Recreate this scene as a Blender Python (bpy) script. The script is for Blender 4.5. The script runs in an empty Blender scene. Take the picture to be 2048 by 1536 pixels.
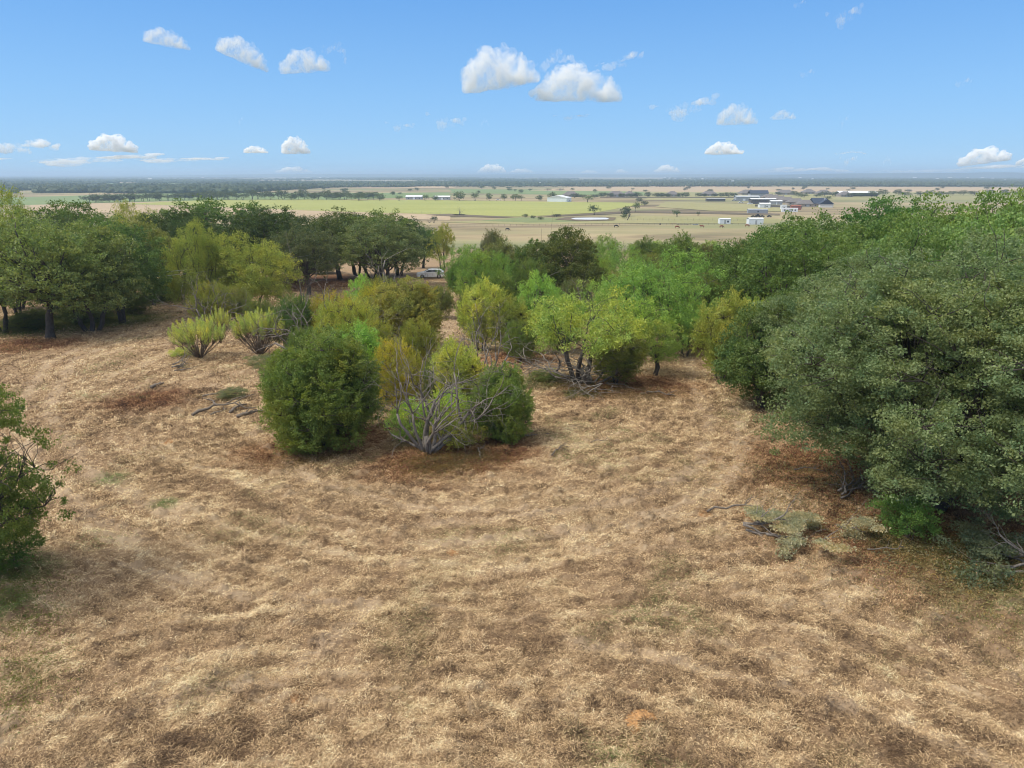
import bpy, math, random
import numpy as np
from mathutils import Vector, Matrix

# ------------------------------------------------------------------ camera, sky, sun, exposure
S = bpy.context.scene
COL = S.collection
CAM_H = 13.0
PITCH = math.radians(16.62)
FPX = 1400.0                      # focal length in photo pixels (photo 2048 wide)
cam_d = bpy.data.cameras.new('camera'); cam = bpy.data.objects.new('camera', cam_d); COL.objects.link(cam)
cam_d.sensor_width = 36; cam_d.lens = 36 * FPX / 2048
cam_d.clip_start = 0.1; cam_d.clip_end = 250000
cam.location = (0, 0, CAM_H); cam.rotation_euler = (math.pi/2 - PITCH, 0, 0)
S.camera = cam

SUN = Vector((-0.58, -0.14, 0.80)).normalized()
sun_el = math.asin(SUN.z); sun_rot = math.atan2(SUN.x, SUN.y)
W = bpy.data.worlds.new('World'); S.world = W; W.use_nodes = True
nt = W.node_tree; nt.nodes.clear()
sky = nt.nodes.new('ShaderNodeTexSky'); sky.sky_type = 'NISHITA'; sky.sun_disc = False
sky.sun_elevation = sun_el; sky.sun_rotation = sun_rot
sky.air_density = 1.0; sky.dust_density = 0.05; sky.ozone_density = 3.0; sky.altitude = 200
bg = nt.nodes.new('ShaderNodeBackground'); bg.inputs[1].default_value = 0.12
out = nt.nodes.new('ShaderNodeOutputWorld')
hs = nt.nodes.new('ShaderNodeHueSaturation'); hs.inputs['Saturation'].default_value = 1.12; hs.inputs['Value'].default_value = 1.0
hs.inputs['Hue'].default_value = 0.5
nt.links.new(sky.outputs[0], hs.inputs['Color']); tn = nt.nodes.new('ShaderNodeMix'); tn.data_type = 'RGBA'; tn.blend_type = 'MULTIPLY'; tn.inputs[0].default_value = 1; tn.inputs[7].default_value = (.72, .88, 1.12, 1)
nt.links.new(hs.outputs[0], tn.inputs[6])
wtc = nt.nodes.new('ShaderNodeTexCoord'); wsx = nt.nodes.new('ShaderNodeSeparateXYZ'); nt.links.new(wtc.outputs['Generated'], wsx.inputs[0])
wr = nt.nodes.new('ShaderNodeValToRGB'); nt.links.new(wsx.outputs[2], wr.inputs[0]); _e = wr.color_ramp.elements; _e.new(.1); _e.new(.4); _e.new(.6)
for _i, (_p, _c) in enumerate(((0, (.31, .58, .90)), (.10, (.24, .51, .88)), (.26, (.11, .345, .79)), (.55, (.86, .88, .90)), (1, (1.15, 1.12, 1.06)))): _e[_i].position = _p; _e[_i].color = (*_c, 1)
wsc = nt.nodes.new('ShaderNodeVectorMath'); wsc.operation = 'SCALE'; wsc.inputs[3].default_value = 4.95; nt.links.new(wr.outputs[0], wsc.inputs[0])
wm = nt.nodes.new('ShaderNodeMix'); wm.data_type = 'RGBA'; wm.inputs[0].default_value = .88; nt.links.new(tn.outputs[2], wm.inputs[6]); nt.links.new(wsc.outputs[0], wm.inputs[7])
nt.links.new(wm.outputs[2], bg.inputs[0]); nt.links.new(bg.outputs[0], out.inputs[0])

sl = bpy.data.lights.new('sun', 'SUN'); sl.energy = 2.1; sl.angle = math.radians(20); sl.color = (1, 0.95, 0.84)
so = bpy.data.objects.new('sun', sl); COL.objects.link(so)
so.rotation_euler = SUN.to_track_quat('Z', 'Y').to_euler(); so.location = (-40, 0, 60)
S.view_settings.view_transform = 'Standard'; S.view_settings.look = 'None'
S.view_settings.gamma = 1; S.view_settings.exposure = 0.76
S.cycles.use_denoising = True; S.cycles.filter_width = 1.05
S.cycles.max_bounces = 12; S.cycles.diffuse_bounces = 4; S.cycles.glossy_bounces = 2
S.cycles.transmission_bounces = 4; S.cycles.transparent_max_bounces = 8; S.cycles.volume_bounces = 12
S.cycles.use_adaptive_sampling = False

# ------------------------------------------------------------------ noise
def _h(ix, iy, iz, seed):
    with np.errstate(over='ignore'):
        n = (ix.astype(np.int64)*374761393 + iy.astype(np.int64)*668265263 + iz.astype(np.int64)*2147483647 + seed*1274126177) & 0xFFFFFFFF
        n = (n ^ (n >> 13)) * 1274126177 & 0xFFFFFFFF
        n = (n ^ (n >> 16)) * 2246822519 & 0xFFFFFFFF
    return ((n ^ (n >> 15)) & 0xFFFFFF) / float(0xFFFFFF)
def vn2(x, y, seed=0):
    x = np.asarray(x, float); y = np.asarray(y, float)
    ix = np.floor(x); iy = np.floor(y); fx = x-ix; fy = y-iy
    fx = fx*fx*(3-2*fx); fy = fy*fy*(3-2*fy); z = np.zeros_like(ix)
    a = _h(ix, iy, z, seed); b = _h(ix+1, iy, z, seed); c = _h(ix, iy+1, z, seed); d = _h(ix+1, iy+1, z, seed)
    return (a*(1-fx)+b*fx)*(1-fy) + (c*(1-fx)+d*fx)*fy
def fbm2(x, y, seed=0, o=4):
    s = 0; a = 0.5; t = 0
    for k in range(o):
        s = s + a*vn2(x*2**k+17.3*k, y*2**k-9.1*k, seed+k); t += a; a *= .5
    return s/t
def vn3(p, seed=0):
    i = np.floor(p); f = p-i; f = f*f*(3-2*f); r = 0
    for dx in (0, 1):
        for dy in (0, 1):
            for dz in (0, 1):
                w = (f[:, 0] if dx else 1-f[:, 0])*(f[:, 1] if dy else 1-f[:, 1])*(f[:, 2] if dz else 1-f[:, 2])
                r = r + w*_h(i[:, 0]+dx, i[:, 1]+dy, i[:, 2]+dz, seed)
    return r

# ------------------------------------------------------------------ terrain height
PLAIN = -17.0
_ty = np.arange(-100, 600, 1.0)
_tz = np.interp(_ty, [25, 60, 120, 200, 300, 345], [0, -1.4, -3.8, -9.0, -15.6, PLAIN])
_k = np.hanning(41); _k /= _k.sum()
_tz = np.convolve(np.pad(_tz, 20, mode='edge'), _k, 'valid')
def swath(x, y):
    """distance and angle round the two centres the mower circled: the thicket, and a point under the near clearing"""
    wx = (fbm2(x/14, y/14, 71, 2)-.5)*5; wy = (fbm2(x/14, y/14, 72, 2)-.5)*5
    r1 = np.hypot(x+wx+3, y+wy-44); t1 = np.arctan2(y+wy-44, x+wx+3); r2 = np.hypot(x+wx-1, y+wy+2); t2 = np.arctan2(y+wy+2, x+wx-1)
    k = np.clip((21.5+(fbm2(x/9, y/9, 73, 2)-.5)*5 - np.hypot(x, y))/1.2, 0, 1)
    return r1, t1*14, r2, t2*18, k, t1, t2
def streak(x, y):
    r1, a1, r2, a2, k, _, _ = swath(x, y)
    f = lambda r, a: .42*fbm2(r*2.1, a*.20, 74, 2)+.10*fbm2(r*.75, a*.12, 75, 2)+.24*fbm2(r*5, a*.8, 76, 2)+.24*fbm2(r*9, a*4, 77, 2)
    return f(r1, a1)*(1-k)+f(r2, a2)*k
def relief(x, y):
    """clumps and low mown ridges of the near ground"""
    cl = np.clip(fbm2(x*2.1, y*2.6, 46, 3)-.48, 0, 1)*.5
    return ((streak(x, y)-.5)*(.06+.17*fbm2(x/5, y/5, 79, 2)) + cl*1.1 + (fbm2(x*5.5, y*5.5, 31, 3)-.5)*.10 + np.clip(fbm2(x*2.6, y*3.1, 33, 2)-.5, -.12, .3)*.16)*np.clip((62-np.hypot(x, y))/10, 0, 1)
def zt(x, y):
    x = np.asarray(x, float); y = np.asarray(y, float)
    z = np.interp(y, _ty, _tz)
    r = np.hypot(x, y)
    far = np.clip((330-r)/120, 0, 1)
    z = z + far*(fbm2(x/22, y/22, 5, 3)-.5)*1.1*np.clip(r/25, .3, 1)
    near = np.clip((110-r)/60, 0, 1)
    z = z + near*((fbm2(x/2.2, y/2.2, 9, 3)-.5)*.22 + (fbm2(x*1.6, y*2.2, 11, 3)-.5)*.12)
    side = np.clip((r-400)/400, 0, 1)
    z = z*(1-side) + PLAIN*side
    return z
def gz(x, y):
    x = np.array([float(x)]); y = np.array([float(y)]); return float((zt(x, y)+relief(x, y))[0])

CP, SP = math.cos(PITCH), math.sin(PITCH)
def ray(px, py):
    u = (px-1024)/FPX; v = (768-py)/FPX
    return Vector((u, CP+v*SP, -SP+v*CP))
def on_plain(px, py, z=PLAIN):
    d = ray(px, py); t = (CAM_H-z)/-d.z
    return d.x*t, d.y*t
def on_ground(px, py):
    d = ray(px, py); z = -1.0
    for _ in range(10):
        t = (CAM_H-z)/-d.z; z = .5*z+.5*gz(d.x*t, d.y*t)
    return d.x*t, d.y*t
def depth(Y, z): return Y*CP + (CAM_H-z)*SP
def x_at(px, Y, z): return (px-1024)/FPX*depth(Y, z)
def z_at(py, Y):      # height of the point seen at row py when standing at forward distance Y
    d = ray(1024, py); return CAM_H + d.z/d.y*Y

# ------------------------------------------------------------------ helpers: tags, meshes, materials
def tag(o, label=None, cat=None, group=None, kind=None):
    if label: o['label'] = label
    if cat: o['category'] = cat
    if group: o['group'] = group
    if kind: o['kind'] = kind
    return o
def mesh_np(name, v, faces_n, idx, mat, attrs=None, smooth=False):
    """faces all with faces_n corners"""
    me = bpy.data.meshes.new(name)
    v = np.asarray(v, np.float32); idx = np.asarray(idx, np.int32).ravel(); nf = len(idx)//faces_n
    me.vertices.add(len(v)); me.vertices.foreach_set('co', v.ravel())
    me.loops.add(len(idx)); me.loops.foreach_set('vertex_index', idx)
    me.polygons.add(nf); me.polygons.foreach_set('loop_start', np.arange(0, len(idx), faces_n, dtype=np.int32))
    me.polygons.foreach_set('loop_total', np.full(nf, faces_n, np.int32))
    me.polygons.foreach_set('use_smooth', np.full(nf, smooth, bool))
    for k, (dom, a) in (attrs or {}).items():
        at = me.attributes.new(k, 'FLOAT', dom); at.data.foreach_set('value', np.asarray(a, np.float32))
    me.update(calc_edges=True)
    if mat: me.materials.append(mat)
    return me
class MB:
    def __init__(s): s.v = []; s.f = []
    def add(s, vs, fs):
        b = len(s.v); s.v += [tuple(p) for p in vs]; s.f += [tuple(b+i for i in f) for f in fs]; return s
    def box(s, x0, x1, y0, y1, z0, z1):
        return s.add([(x0,y0,z0),(x1,y0,z0),(x1,y1,z0),(x0,y1,z0),(x0,y0,z1),(x1,y0,z1),(x1,y1,z1),(x0,y1,z1)],
                     [(0,3,2,1),(4,5,6,7),(0,1,5,4),(1,2,6,5),(2,3,7,6),(3,0,4,7)])
    def tube(s, pts, rad, n=5, cap=True):
        pts = [Vector(p) for p in pts]; b = len(s.v); m = len(pts)
        up = Vector((.31, .17, .93)).normalized()
        for i, p in enumerate(pts):
            t = (pts[min(i+1, m-1)]-pts[max(i-1, 0)])
            t = t.normalized() if t.length > 1e-9 else Vector((0, 0, 1))
            a = t.cross(up)
            if a.length < .1: a = t.cross(Vector((1, 0, 0)))
            a.normalize(); c = t.cross(a)
            for k in range(n):
                an = 2*math.pi*k/n
                s.v.append(tuple(p+(a*math.cos(an)+c*math.sin(an))*rad[i]))
        for i in range(m-1):
            for k in range(n):
                k2 = (k+1) % n
                s.f.append((b+i*n+k, b+i*n+k2, b+(i+1)*n+k2, b+(i+1)*n+k))
        if cap:
            s.f.append(tuple(b+k for k in range(n))[::-1]); s.f.append(tuple(b+(m-1)*n+k for k in range(n)))
        return s
    def ellipsoid(s, c, r, nu=10, nv=7):
        vs = [(c[0], c[1], c[2]-r[2])]
        for j in range(1, nv):
            ph = -math.pi/2+math.pi*j/nv
            for i in range(nu):
                th = 2*math.pi*i/nu
                vs.append((c[0]+r[0]*math.cos(ph)*math.cos(th), c[1]+r[1]*math.cos(ph)*math.sin(th), c[2]+r[2]*math.sin(ph)))
        vs.append((c[0], c[1], c[2]+r[2])); fs = []
        for i in range(nu):
            i2 = (i+1) % nu; fs.append((0, 1+i2, 1+i)); fs.append((len(vs)-1, 1+(nv-2)*nu+i, 1+(nv-2)*nu+i2))
            for j in range(nv-2): fs.append((1+j*nu+i, 1+j*nu+i2, 1+(j+1)*nu+i2, 1+(j+1)*nu+i))
        return s.add(vs, fs)
    def mesh(s, name, mat, smooth=False):
        me = bpy.data.meshes.new(name); me.from_pydata(s.v, [], s.f); me.materials.append(mat)
        if smooth: me.polygons.foreach_set('use_smooth', [True]*len(me.polygons))
        me.update(); return me
    def build(s, name, mat, parent=None, smooth=False, loc=None):
        return link(name, s.mesh(name, mat, smooth), parent, loc)
def link(name, me, parent=None, loc=None):
    o = bpy.data.objects.new(name, me); COL.objects.link(o)
    if parent: o.parent = parent
    if loc: o.location = loc
    return o
def empty(name, loc, rz=0, sc=None):
    o = bpy.data.objects.new(name, None); COL.objects.link(o); o.location = loc; o.rotation_euler = (0, 0, rz)
    o.empty_display_size = .3
    if sc: o.scale = sc
    return o
def copy_tree(o, parent=None):
    c = o.copy(); COL.objects.link(c)
    if parent: c.parent = parent
    for ch in list(o.children): copy_tree(ch, c)
    return c

def newmat(name):
    m = bpy.data.materials.new(name); m.use_nodes = True; n = m.node_tree.nodes; n.clear()
    o = n.new('ShaderNodeOutputMaterial'); return m, m.node_tree, o
def N(t, typ, **kw):
    n = t.nodes.new(typ)
    for k, v in kw.items():
        if k.startswith('i_'): n.inputs[k[2:].replace('_', ' ')].default_value = v
        else: setattr(n, k, v)
    return n
def ramp(t, fac, stops):
    r = t.nodes.new('ShaderNodeValToRGB'); e = r.color_ramp.elements
    while len(e) < len(stops): e.new(.5)
    for i, (p, c) in enumerate(stops): e[i].position = p; e[i].color = (*c, 1)
    t.links.new(fac, r.inputs[0]); return r.outputs[0]
def mixc(t, f, a, b, mode='MIX'):
    m = t.nodes.new('ShaderNodeMix'); m.data_type = 'RGBA'; m.blend_type = mode
    for s_, v in ((m.inputs[0], f), (m.inputs[6], a), (m.inputs[7], b)):
        if isinstance(v, (int, float)): s_.default_value = v
        elif isinstance(v, tuple): s_.default_value = (*v, 1)
        else: t.links.new(v, s_)
    return m.outputs[2]
def math_(t, op, a, b=None, c=None):
    m = t.nodes.new('ShaderNodeMath'); m.operation = op
    for i, v in enumerate((a, b, c)):
        if v is None: continue
        if isinstance(v, (int, float)): m.inputs[i].default_value = v
        else: t.links.new(v, m.inputs[i])
    return m.outputs[0]
def noise(t, scale, detail=4, rough=.55, vec=None, dist=0):
    n = N(t, 'ShaderNodeTexNoise'); n.inputs['Scale'].default_value = scale; n.inputs['Detail'].default_value = detail
    n.inputs['Roughness'].default_value = rough; n.inputs['Distortion'].default_value = dist
    if vec is not None: t.links.new(vec, n.inputs['Vector'])
    return n.outputs[0]
def coords(t, scale=(1, 1, 1), rot=(0, 0, 0), kind=3):
    tc = t.nodes.new('ShaderNodeTexCoord'); mp = t.nodes.new('ShaderNodeMapping')
    mp.inputs['Scale'].default_value = scale; mp.inputs['Rotation'].default_value = rot
    t.links.new(tc.outputs[kind], mp.inputs[0]); return mp.outputs[0]
def simple(name, col, rough=.8, vary=.15, scale=3.0, metal=0, bump=0):
    m, t, o = newmat(name); p = N(t, 'ShaderNodeBsdfPrincipled'); v = coords(t)
    nz = noise(t, scale, 5, .6, v)
    a = tuple(c*(1-vary) for c in col); b = tuple(min(1, c*(1+vary)) for c in col)
    t.links.new(ramp(t, nz, [(.3, a), (.7, b)]), p.inputs['Base Color'])
    p.inputs['Roughness'].default_value = rough; p.inputs['Metallic'].default_value = metal
    if bump:
        bp = N(t, 'ShaderNodeBump'); bp.inputs['Strength'].default_value = bump; bp.inputs['Distance'].default_value = .05
        t.links.new(nz, bp.inputs['Height']); t.links.new(bp.outputs[0], p.inputs['Normal'])
    t.links.new(p.outputs[0], o.inputs[0]); return m

def leaf_material():
    m, t, o = newmat('foliage')
    oi = t.nodes.new('ShaderNodeObjectInfo')
    at = N(t, 'ShaderNodeAttribute', attribute_name='rnd'); lt = N(t, 'ShaderNodeAttribute', attribute_name='lobe')
    g = ramp(t, at.outputs['Fac'], [(0, (.60, .62, .62)), (.5, (1, 1, 1)), (.9, (1.0, 1.0, 1.0)), (1, (1.0, 1.0, 1.0))])
    c = mixc(t, 1.0, oi.outputs['Color'], g, 'MULTIPLY')
    br = mixc(t, 1.0, c, (1.35, 1.3, 1.3), 'MULTIPLY')
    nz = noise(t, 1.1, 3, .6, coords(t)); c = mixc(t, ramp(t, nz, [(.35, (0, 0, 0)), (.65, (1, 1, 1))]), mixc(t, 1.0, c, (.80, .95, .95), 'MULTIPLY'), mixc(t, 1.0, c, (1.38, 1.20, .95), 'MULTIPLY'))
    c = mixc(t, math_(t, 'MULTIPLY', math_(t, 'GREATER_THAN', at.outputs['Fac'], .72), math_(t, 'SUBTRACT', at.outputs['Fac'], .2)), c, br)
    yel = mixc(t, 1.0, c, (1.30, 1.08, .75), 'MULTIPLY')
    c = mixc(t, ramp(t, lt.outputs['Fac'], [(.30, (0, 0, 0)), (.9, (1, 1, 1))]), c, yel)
    p = N(t, 'ShaderNodeBsdfPrincipled'); p.inputs['Roughness'].default_value = .55
    p.inputs['Specular IOR Level'].default_value = .25
    tr = N(t, 'ShaderNodeBsdfTranslucent'); mx = N(t, 'ShaderNodeMixShader'); mx.inputs[0].default_value = .38
    t.links.new(c, p.inputs['Base Color']); tc = mixc(t, 1.0, c, (1.15, 1.25, .6), 'MULTIPLY'); t.links.new(tc, tr.inputs[0])
    t.links.new(p.outputs[0], mx.inputs[1]); t.links.new(tr.outputs[0], mx.inputs[2]); t.links.new(mx.outputs[0], o.inputs[0])
    return m
LEAF = leaf_material()
def bark_mat(name, a, b, sc=9):
    m, t, o = newmat(name); p = N(t, 'ShaderNodeBsdfPrincipled'); v = coords(t, (1, 1, .35))
    nz = noise(t, sc, 6, .7, v)
    t.links.new(ramp(t, nz, [(.3, a), (.7, b)]), p.inputs['Base Color']); p.inputs['Roughness'].default_value = .9
    bp = N(t, 'ShaderNodeBump'); bp.inputs['Strength'].default_value = .7; bp.inputs['Distance'].default_value = .03
    t.links.new(nz, bp.inputs['Height']); t.links.new(bp.outputs[0], p.inputs['Normal'])
    t.links.new(p.outputs[0], o.inputs[0]); return m
BARK = bark_mat('dark_bark', (.035, .028, .023), (.11, .09, .075))
GREYBARK = bark_mat('weathered_wood', (.085, .07, .06), (.30, .26, .22), 14)
TWIG = bark_mat('brown_twigs', (.10, .07, .05), (.22, .17, .12), 14)

# ------------------------------------------------------------------ ground
def ring_axis():
    r = [4.0]
    while r[-1] < 11: r.append(r[-1]*1.05)
    while r[-1] < 46: r.append(r[-1]*1.0028)
    while r[-1] < 140: r.append(r[-1]*1.008)
    while r[-1] < 500: r.append(r[-1]*1.02)
    while r[-1] < 45000: r.append(r[-1]*1.08)
    return np.array(r)
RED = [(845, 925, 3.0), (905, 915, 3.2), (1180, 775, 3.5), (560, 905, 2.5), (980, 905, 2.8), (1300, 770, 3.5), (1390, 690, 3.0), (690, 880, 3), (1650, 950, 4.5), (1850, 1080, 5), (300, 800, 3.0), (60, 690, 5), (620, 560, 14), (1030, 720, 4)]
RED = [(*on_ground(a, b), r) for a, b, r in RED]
GRN = [(30, 1140, 1.3), (15, 1210, .8), (250, 600, 6), (230, 640, 5), (1800, 1080, 1.5), (1500, 760, 1.5), (1090, 765, 2.2), (1960, 1130, 3.0), (220, 960, .8), (330, 1010, .6), (1160, 790, 1.2), (930, 800, 1)]
GRN = [(*on_ground(a, b), r) for a, b, r in GRN]
ORG = [(1280, 1440, .34), (905, 1108, .22), (1500, 1030, .4), (1410, 1025, .35), (600, 1395, .22), (340, 885, .35)]
ORG = [(*on_ground(a, b), r) for a, b, r in ORG]
PATHS = [([(1405, 640), (1395, 700), (1415, 770), (1450, 850), (1440, 930), (1300, 1010), (1080, 1055), (850, 1070)], 1.3), ([(520, 560), (400, 600), (290, 660), (120, 720), (60, 830), (140, 960), (320, 1060)], 1.6), ([(880, 580), (900, 620), (890, 680), (860, 740)], 1.2),
         ([(560, 1365), (640, 1300), (700, 1245), (745, 1205)], .35)]
PATHS = [([on_ground(*q) for q in p_], w_) for p_, w_ in PATHS]
def _side(P_, o):
    out = []
    for i in range(len(P_)):
        ax, ay = P_[max(i-1, 0)]; bx, by = P_[min(i+1, len(P_)-1)]; l = math.hypot(bx-ax, by-ay); out.append((P_[i][0]-(by-ay)/l*o, P_[i][1]+(bx-ax)/l*o))
    return out
PATHS = [(_side(P_, o), .38) for P_, w_ in PATHS[:2] for o in (-.85, .85)]+PATHS[2:]+[([on_ground(*q) for q in p_], .25) for p_ in ([(150, 1445), (380, 1400), (560, 1365)], [(1150, 1290), (1400, 1330), (1750, 1430), (2000, 1530)], [(500, 870), (620, 960), (800, 1010), (1050, 1020)], [(250, 1130), (480, 1190), (740, 1205)])]
def path_at(x, y):
    s = np.zeros_like(x)
    for P_, w_ in PATHS:
        d = np.full_like(x, 1e9)
        for (ax, ay), (bx, by) in zip(P_[:-1], P_[1:]):
            vx, vy = bx-ax, by-ay; t_ = np.clip(((x-ax)*vx+(y-ay)*vy)/(vx*vx+vy*vy), 0, 1); d = np.minimum(d, np.hypot(x-ax-t_*vx, y-ay-t_*vy))
        s = np.maximum(s, np.clip(1.5-d/w_/(.5+1.0*fbm2(x/1.7, y/1.7, 88, 3)), 0, 1))
    return s
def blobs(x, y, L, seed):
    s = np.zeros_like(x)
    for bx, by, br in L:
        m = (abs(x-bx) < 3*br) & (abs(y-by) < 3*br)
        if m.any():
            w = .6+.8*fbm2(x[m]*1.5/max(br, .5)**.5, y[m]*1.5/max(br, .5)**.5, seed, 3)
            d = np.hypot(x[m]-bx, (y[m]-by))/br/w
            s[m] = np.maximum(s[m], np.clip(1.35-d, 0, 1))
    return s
def ground_material():
    m, t, o = newmat('dry_pasture'); p = N(t, 'ShaderNodeBsdfPrincipled'); p.inputs['Roughness'].default_value = .95
    p.inputs['Specular IOR Level'].default_value = .1
    v = coords(t)
    big = noise(t, .11, 5, .6, v, .4); mid = noise(t, .9, 6, .65, v, .3); fine = noise(t, 7.0, 6, .75, v, 1.2); vf = noise(t, 30.0, 3, .8, v, 2)
    st = noise(t, 3.2, 6, .7, coords(t, (1, .25, 1), (0, 0, .9)), 1.0)
    c = ramp(t, fine, [(.30, (0.099, 0.064, 0.038)), (.43, (0.282, 0.185, 0.107)), (.56, (0.406, 0.285, 0.168)), (.75, (0.522, 0.388, 0.238))])
    c2 = ramp(t, st, [(.32, (0.149, 0.095, 0.060)), (.5, (0.347, 0.237, 0.139)), (.72, (0.480, 0.355, 0.215))])
    c = mixc(t, .5, c, c2)
    c = mixc(t, math_(t, 'MULTIPLY', ramp(t, mid, [(.42, (0, 0, 0)), (.62, (1, 1, 1))]), .5), c, mixc(t, 1.0, c, (.74, .68, .66), 'MULTIPLY'))
    c = mixc(t, math_(t, 'MULTIPLY', ramp(t, big, [(.48, (0, 0, 0)), (.66, (1, 1, 1))]), .55), c, mixc(t, 1.0, c, (.86, .9, .78), 'MULTIPLY'))
    sa = N(t, 'ShaderNodeAttribute', attribute_name='streak')
    c = mixc(t, 1.0, c, ramp(t, sa.outputs['Fac'], [(.34, (.72, .68, .66)), (.44, (.92, .90, .89)), (.50, (1, 1, 1)), (.64, (1.0, 1.0, 1.0))]), 'MULTIPLY')
    c = mixc(t, ramp(t, sa.outputs['Fac'], [(.54, (0, 0, 0)), (.66, (.4, .4, .4))]), c, (.68, .54, .36))
    c = mixc(t, math_(t, 'MULTIPLY', ramp(t, vf, [(.55, (0, 0, 0)), (.7, (1, 1, 1))]), .3), c, (.60, .47, .30))
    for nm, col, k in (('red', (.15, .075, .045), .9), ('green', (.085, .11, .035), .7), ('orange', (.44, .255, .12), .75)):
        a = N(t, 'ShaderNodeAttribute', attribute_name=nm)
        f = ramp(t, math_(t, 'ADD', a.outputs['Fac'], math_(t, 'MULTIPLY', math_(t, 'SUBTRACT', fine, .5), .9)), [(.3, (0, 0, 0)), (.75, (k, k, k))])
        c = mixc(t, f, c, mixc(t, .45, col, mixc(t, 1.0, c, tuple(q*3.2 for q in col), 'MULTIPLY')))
    pa = N(t, 'ShaderNodeAttribute', attribute_name='path'); c = mixc(t, math_(t, 'MULTIPLY', pa.outputs['Fac'], .42), c, mixc(t, fine, (.36, .265, .175), (.66, .52, .36)))
    # the far plain: broad stretched patches
    vfp = coords(t, (.35, 1.0, 1)); fb = noise(t, .02, 6, .6, vfp, .6); fs = noise(t, .006, 4, .6, vfp)
    cf = ramp(t, fb, [(.34, (.14, .115, .075)), (.46, (.26, .205, .12)), (.56, (.36, .285, .165)), (.72, (.44, .36, .20))])
    cf = mixc(t, ramp(t, fs, [(.46, (0, 0, 0)), (.6, (.75, .75, .75))]), cf, (.22, .24, .11))
    a = N(t, 'ShaderNodeAttribute', attribute_name='far'); c = mixc(t, a.outputs['Fac'], c, cf)
    a = N(t, 'ShaderNodeAttribute', attribute_name='wood'); c = mixc(t, a.outputs['Fac'], c, (.07, .085, .04))
    t.links.new(c, p.inputs['Base Color'])
    bp = N(t, 'ShaderNodeBump'); bp.inputs['Strength'].default_value = 1.0; bp.inputs['Distance'].default_value = .09
    t.links.new(mixc(t, .5, fine, st), bp.inputs['Height']); t.links.new(bp.outputs[0], p.inputs['Normal'])
    t.links.new(p.outputs[0], o.inputs[0]); return m
def build_ground():
    R = ring_axis()
    A = np.radians(np.concatenate([np.arange(-48, 48, .13), np.arange(48, 312, 4.0)]))
    na, nr = len(A), len(R)
    rr, aa = np.meshgrid(R, A, indexing='ij')
    x = (rr*np.sin(aa)).ravel(); y = (rr*np.cos(aa)).ravel()
    z = zt(x, y)
    nm = (rr.ravel() < 62)
    z[nm] += relief(x[nm], y[nm])
    v = np.stack([x, y, z], 1); v = np.vstack([v, [[0, 0, gz(0, 0)]]])
    i = np.arange(nr-1)[:, None]*na; j = np.arange(na)[None, :]; j2 = (j+1) % na
    q = np.stack([i+j, i+na+j, i+na+j2, i+j2], -1).reshape(-1, 4)
    c = nr*na
    me = bpy.data.meshes.new('ground')
    tri = np.stack([np.full(na, c), np.arange(na), (np.arange(na)+1) % na], 1)
    idx = np.concatenate([q.ravel(), tri.ravel()]).astype(np.int32)
    tot = np.concatenate([np.full(len(q), 4), np.full(na, 3)]).astype(np.int32)
    st = np.concatenate([[0], np.cumsum(tot)[:-1]]).astype(np.int32)
    me.vertices.add(len(v)); me.vertices.foreach_set('co', v.astype(np.float32).ravel())
    me.loops.add(len(idx)); me.loops.foreach_set('vertex_index', idx)
    me.polygons.add(len(tot)); me.polygons.foreach_set('loop_start', st); me.polygons.foreach_set('loop_total', tot)
    me.polygons.foreach_set('use_smooth', np.ones(len(tot), bool))
    X, Y = v[:, 0].astype(float), v[:, 1].astype(float); r = np.hypot(X, Y)
    far = np.clip((r-170)/120, 0, 1)
    wood = np.clip((Y-1700)/300, 0, 1)*np.clip((fbm2(X/900, Y/2200, 77, 3)-.43)/.06, 0, .7)
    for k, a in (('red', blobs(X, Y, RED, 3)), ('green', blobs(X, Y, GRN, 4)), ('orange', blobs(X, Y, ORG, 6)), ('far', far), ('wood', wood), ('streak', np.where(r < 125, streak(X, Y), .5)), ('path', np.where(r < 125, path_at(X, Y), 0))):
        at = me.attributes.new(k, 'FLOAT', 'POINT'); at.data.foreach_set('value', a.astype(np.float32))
    me.update(calc_edges=True); me.validate()
    me.materials.append(ground_material())
    tag(link('ground', me), kind='structure')
build_ground()

# fields on the plain (sheets a few centimetres above the ground)
def field_mat(name, a, b, sc=.03, stretch=(.3, 1, 1)):
    m, t, o = newmat(name); p = N(t, 'ShaderNodeBsdfPrincipled'); p.inputs['Roughness'].default_value = .95
    p.inputs['Specular IOR Level'].default_value = .1
    n1 = noise(t, sc, 6, .65, coords(t, stretch)); n2 = noise(t, .4, 5, .7, coords(t))
    c = ramp(t, n1, [(.3, a), (.68, b)]); c = mixc(t, .25, c, ramp(t, n2, [(.3, tuple(q*.5 for q in a)), (.7, tuple(q*1.4 for q in b))]))
    t.links.new(c, p.inputs['Base Color']); t.links.new(p.outputs[0], o.inputs[0]); return m
FM = {'hay': field_mat('hayfield_grass', (.28, .30, .085), (.37, .37, .12)), 'green': field_mat('green_field_grass', (.15, .21, .085), (.22, .27, .11)),
      'tan': field_mat('tan_field_stubble', (.38, .28, .17), (.48, .37, .24)), 'olive': field_mat('olive_pasture', (.24, .24, .10), (.36, .32, .16)),
      'marsh': field_mat('marsh_grass', (.15, .19, .08), (.25, .27, .12)), 'brown': field_mat('brown_weeds', (.10, .085, .06), (.20, .155, .10)),
      'pale': field_mat('pale_dirt', (.5, .44, .34), (.62, .55, .44))}
_fz = [0.0]
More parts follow.
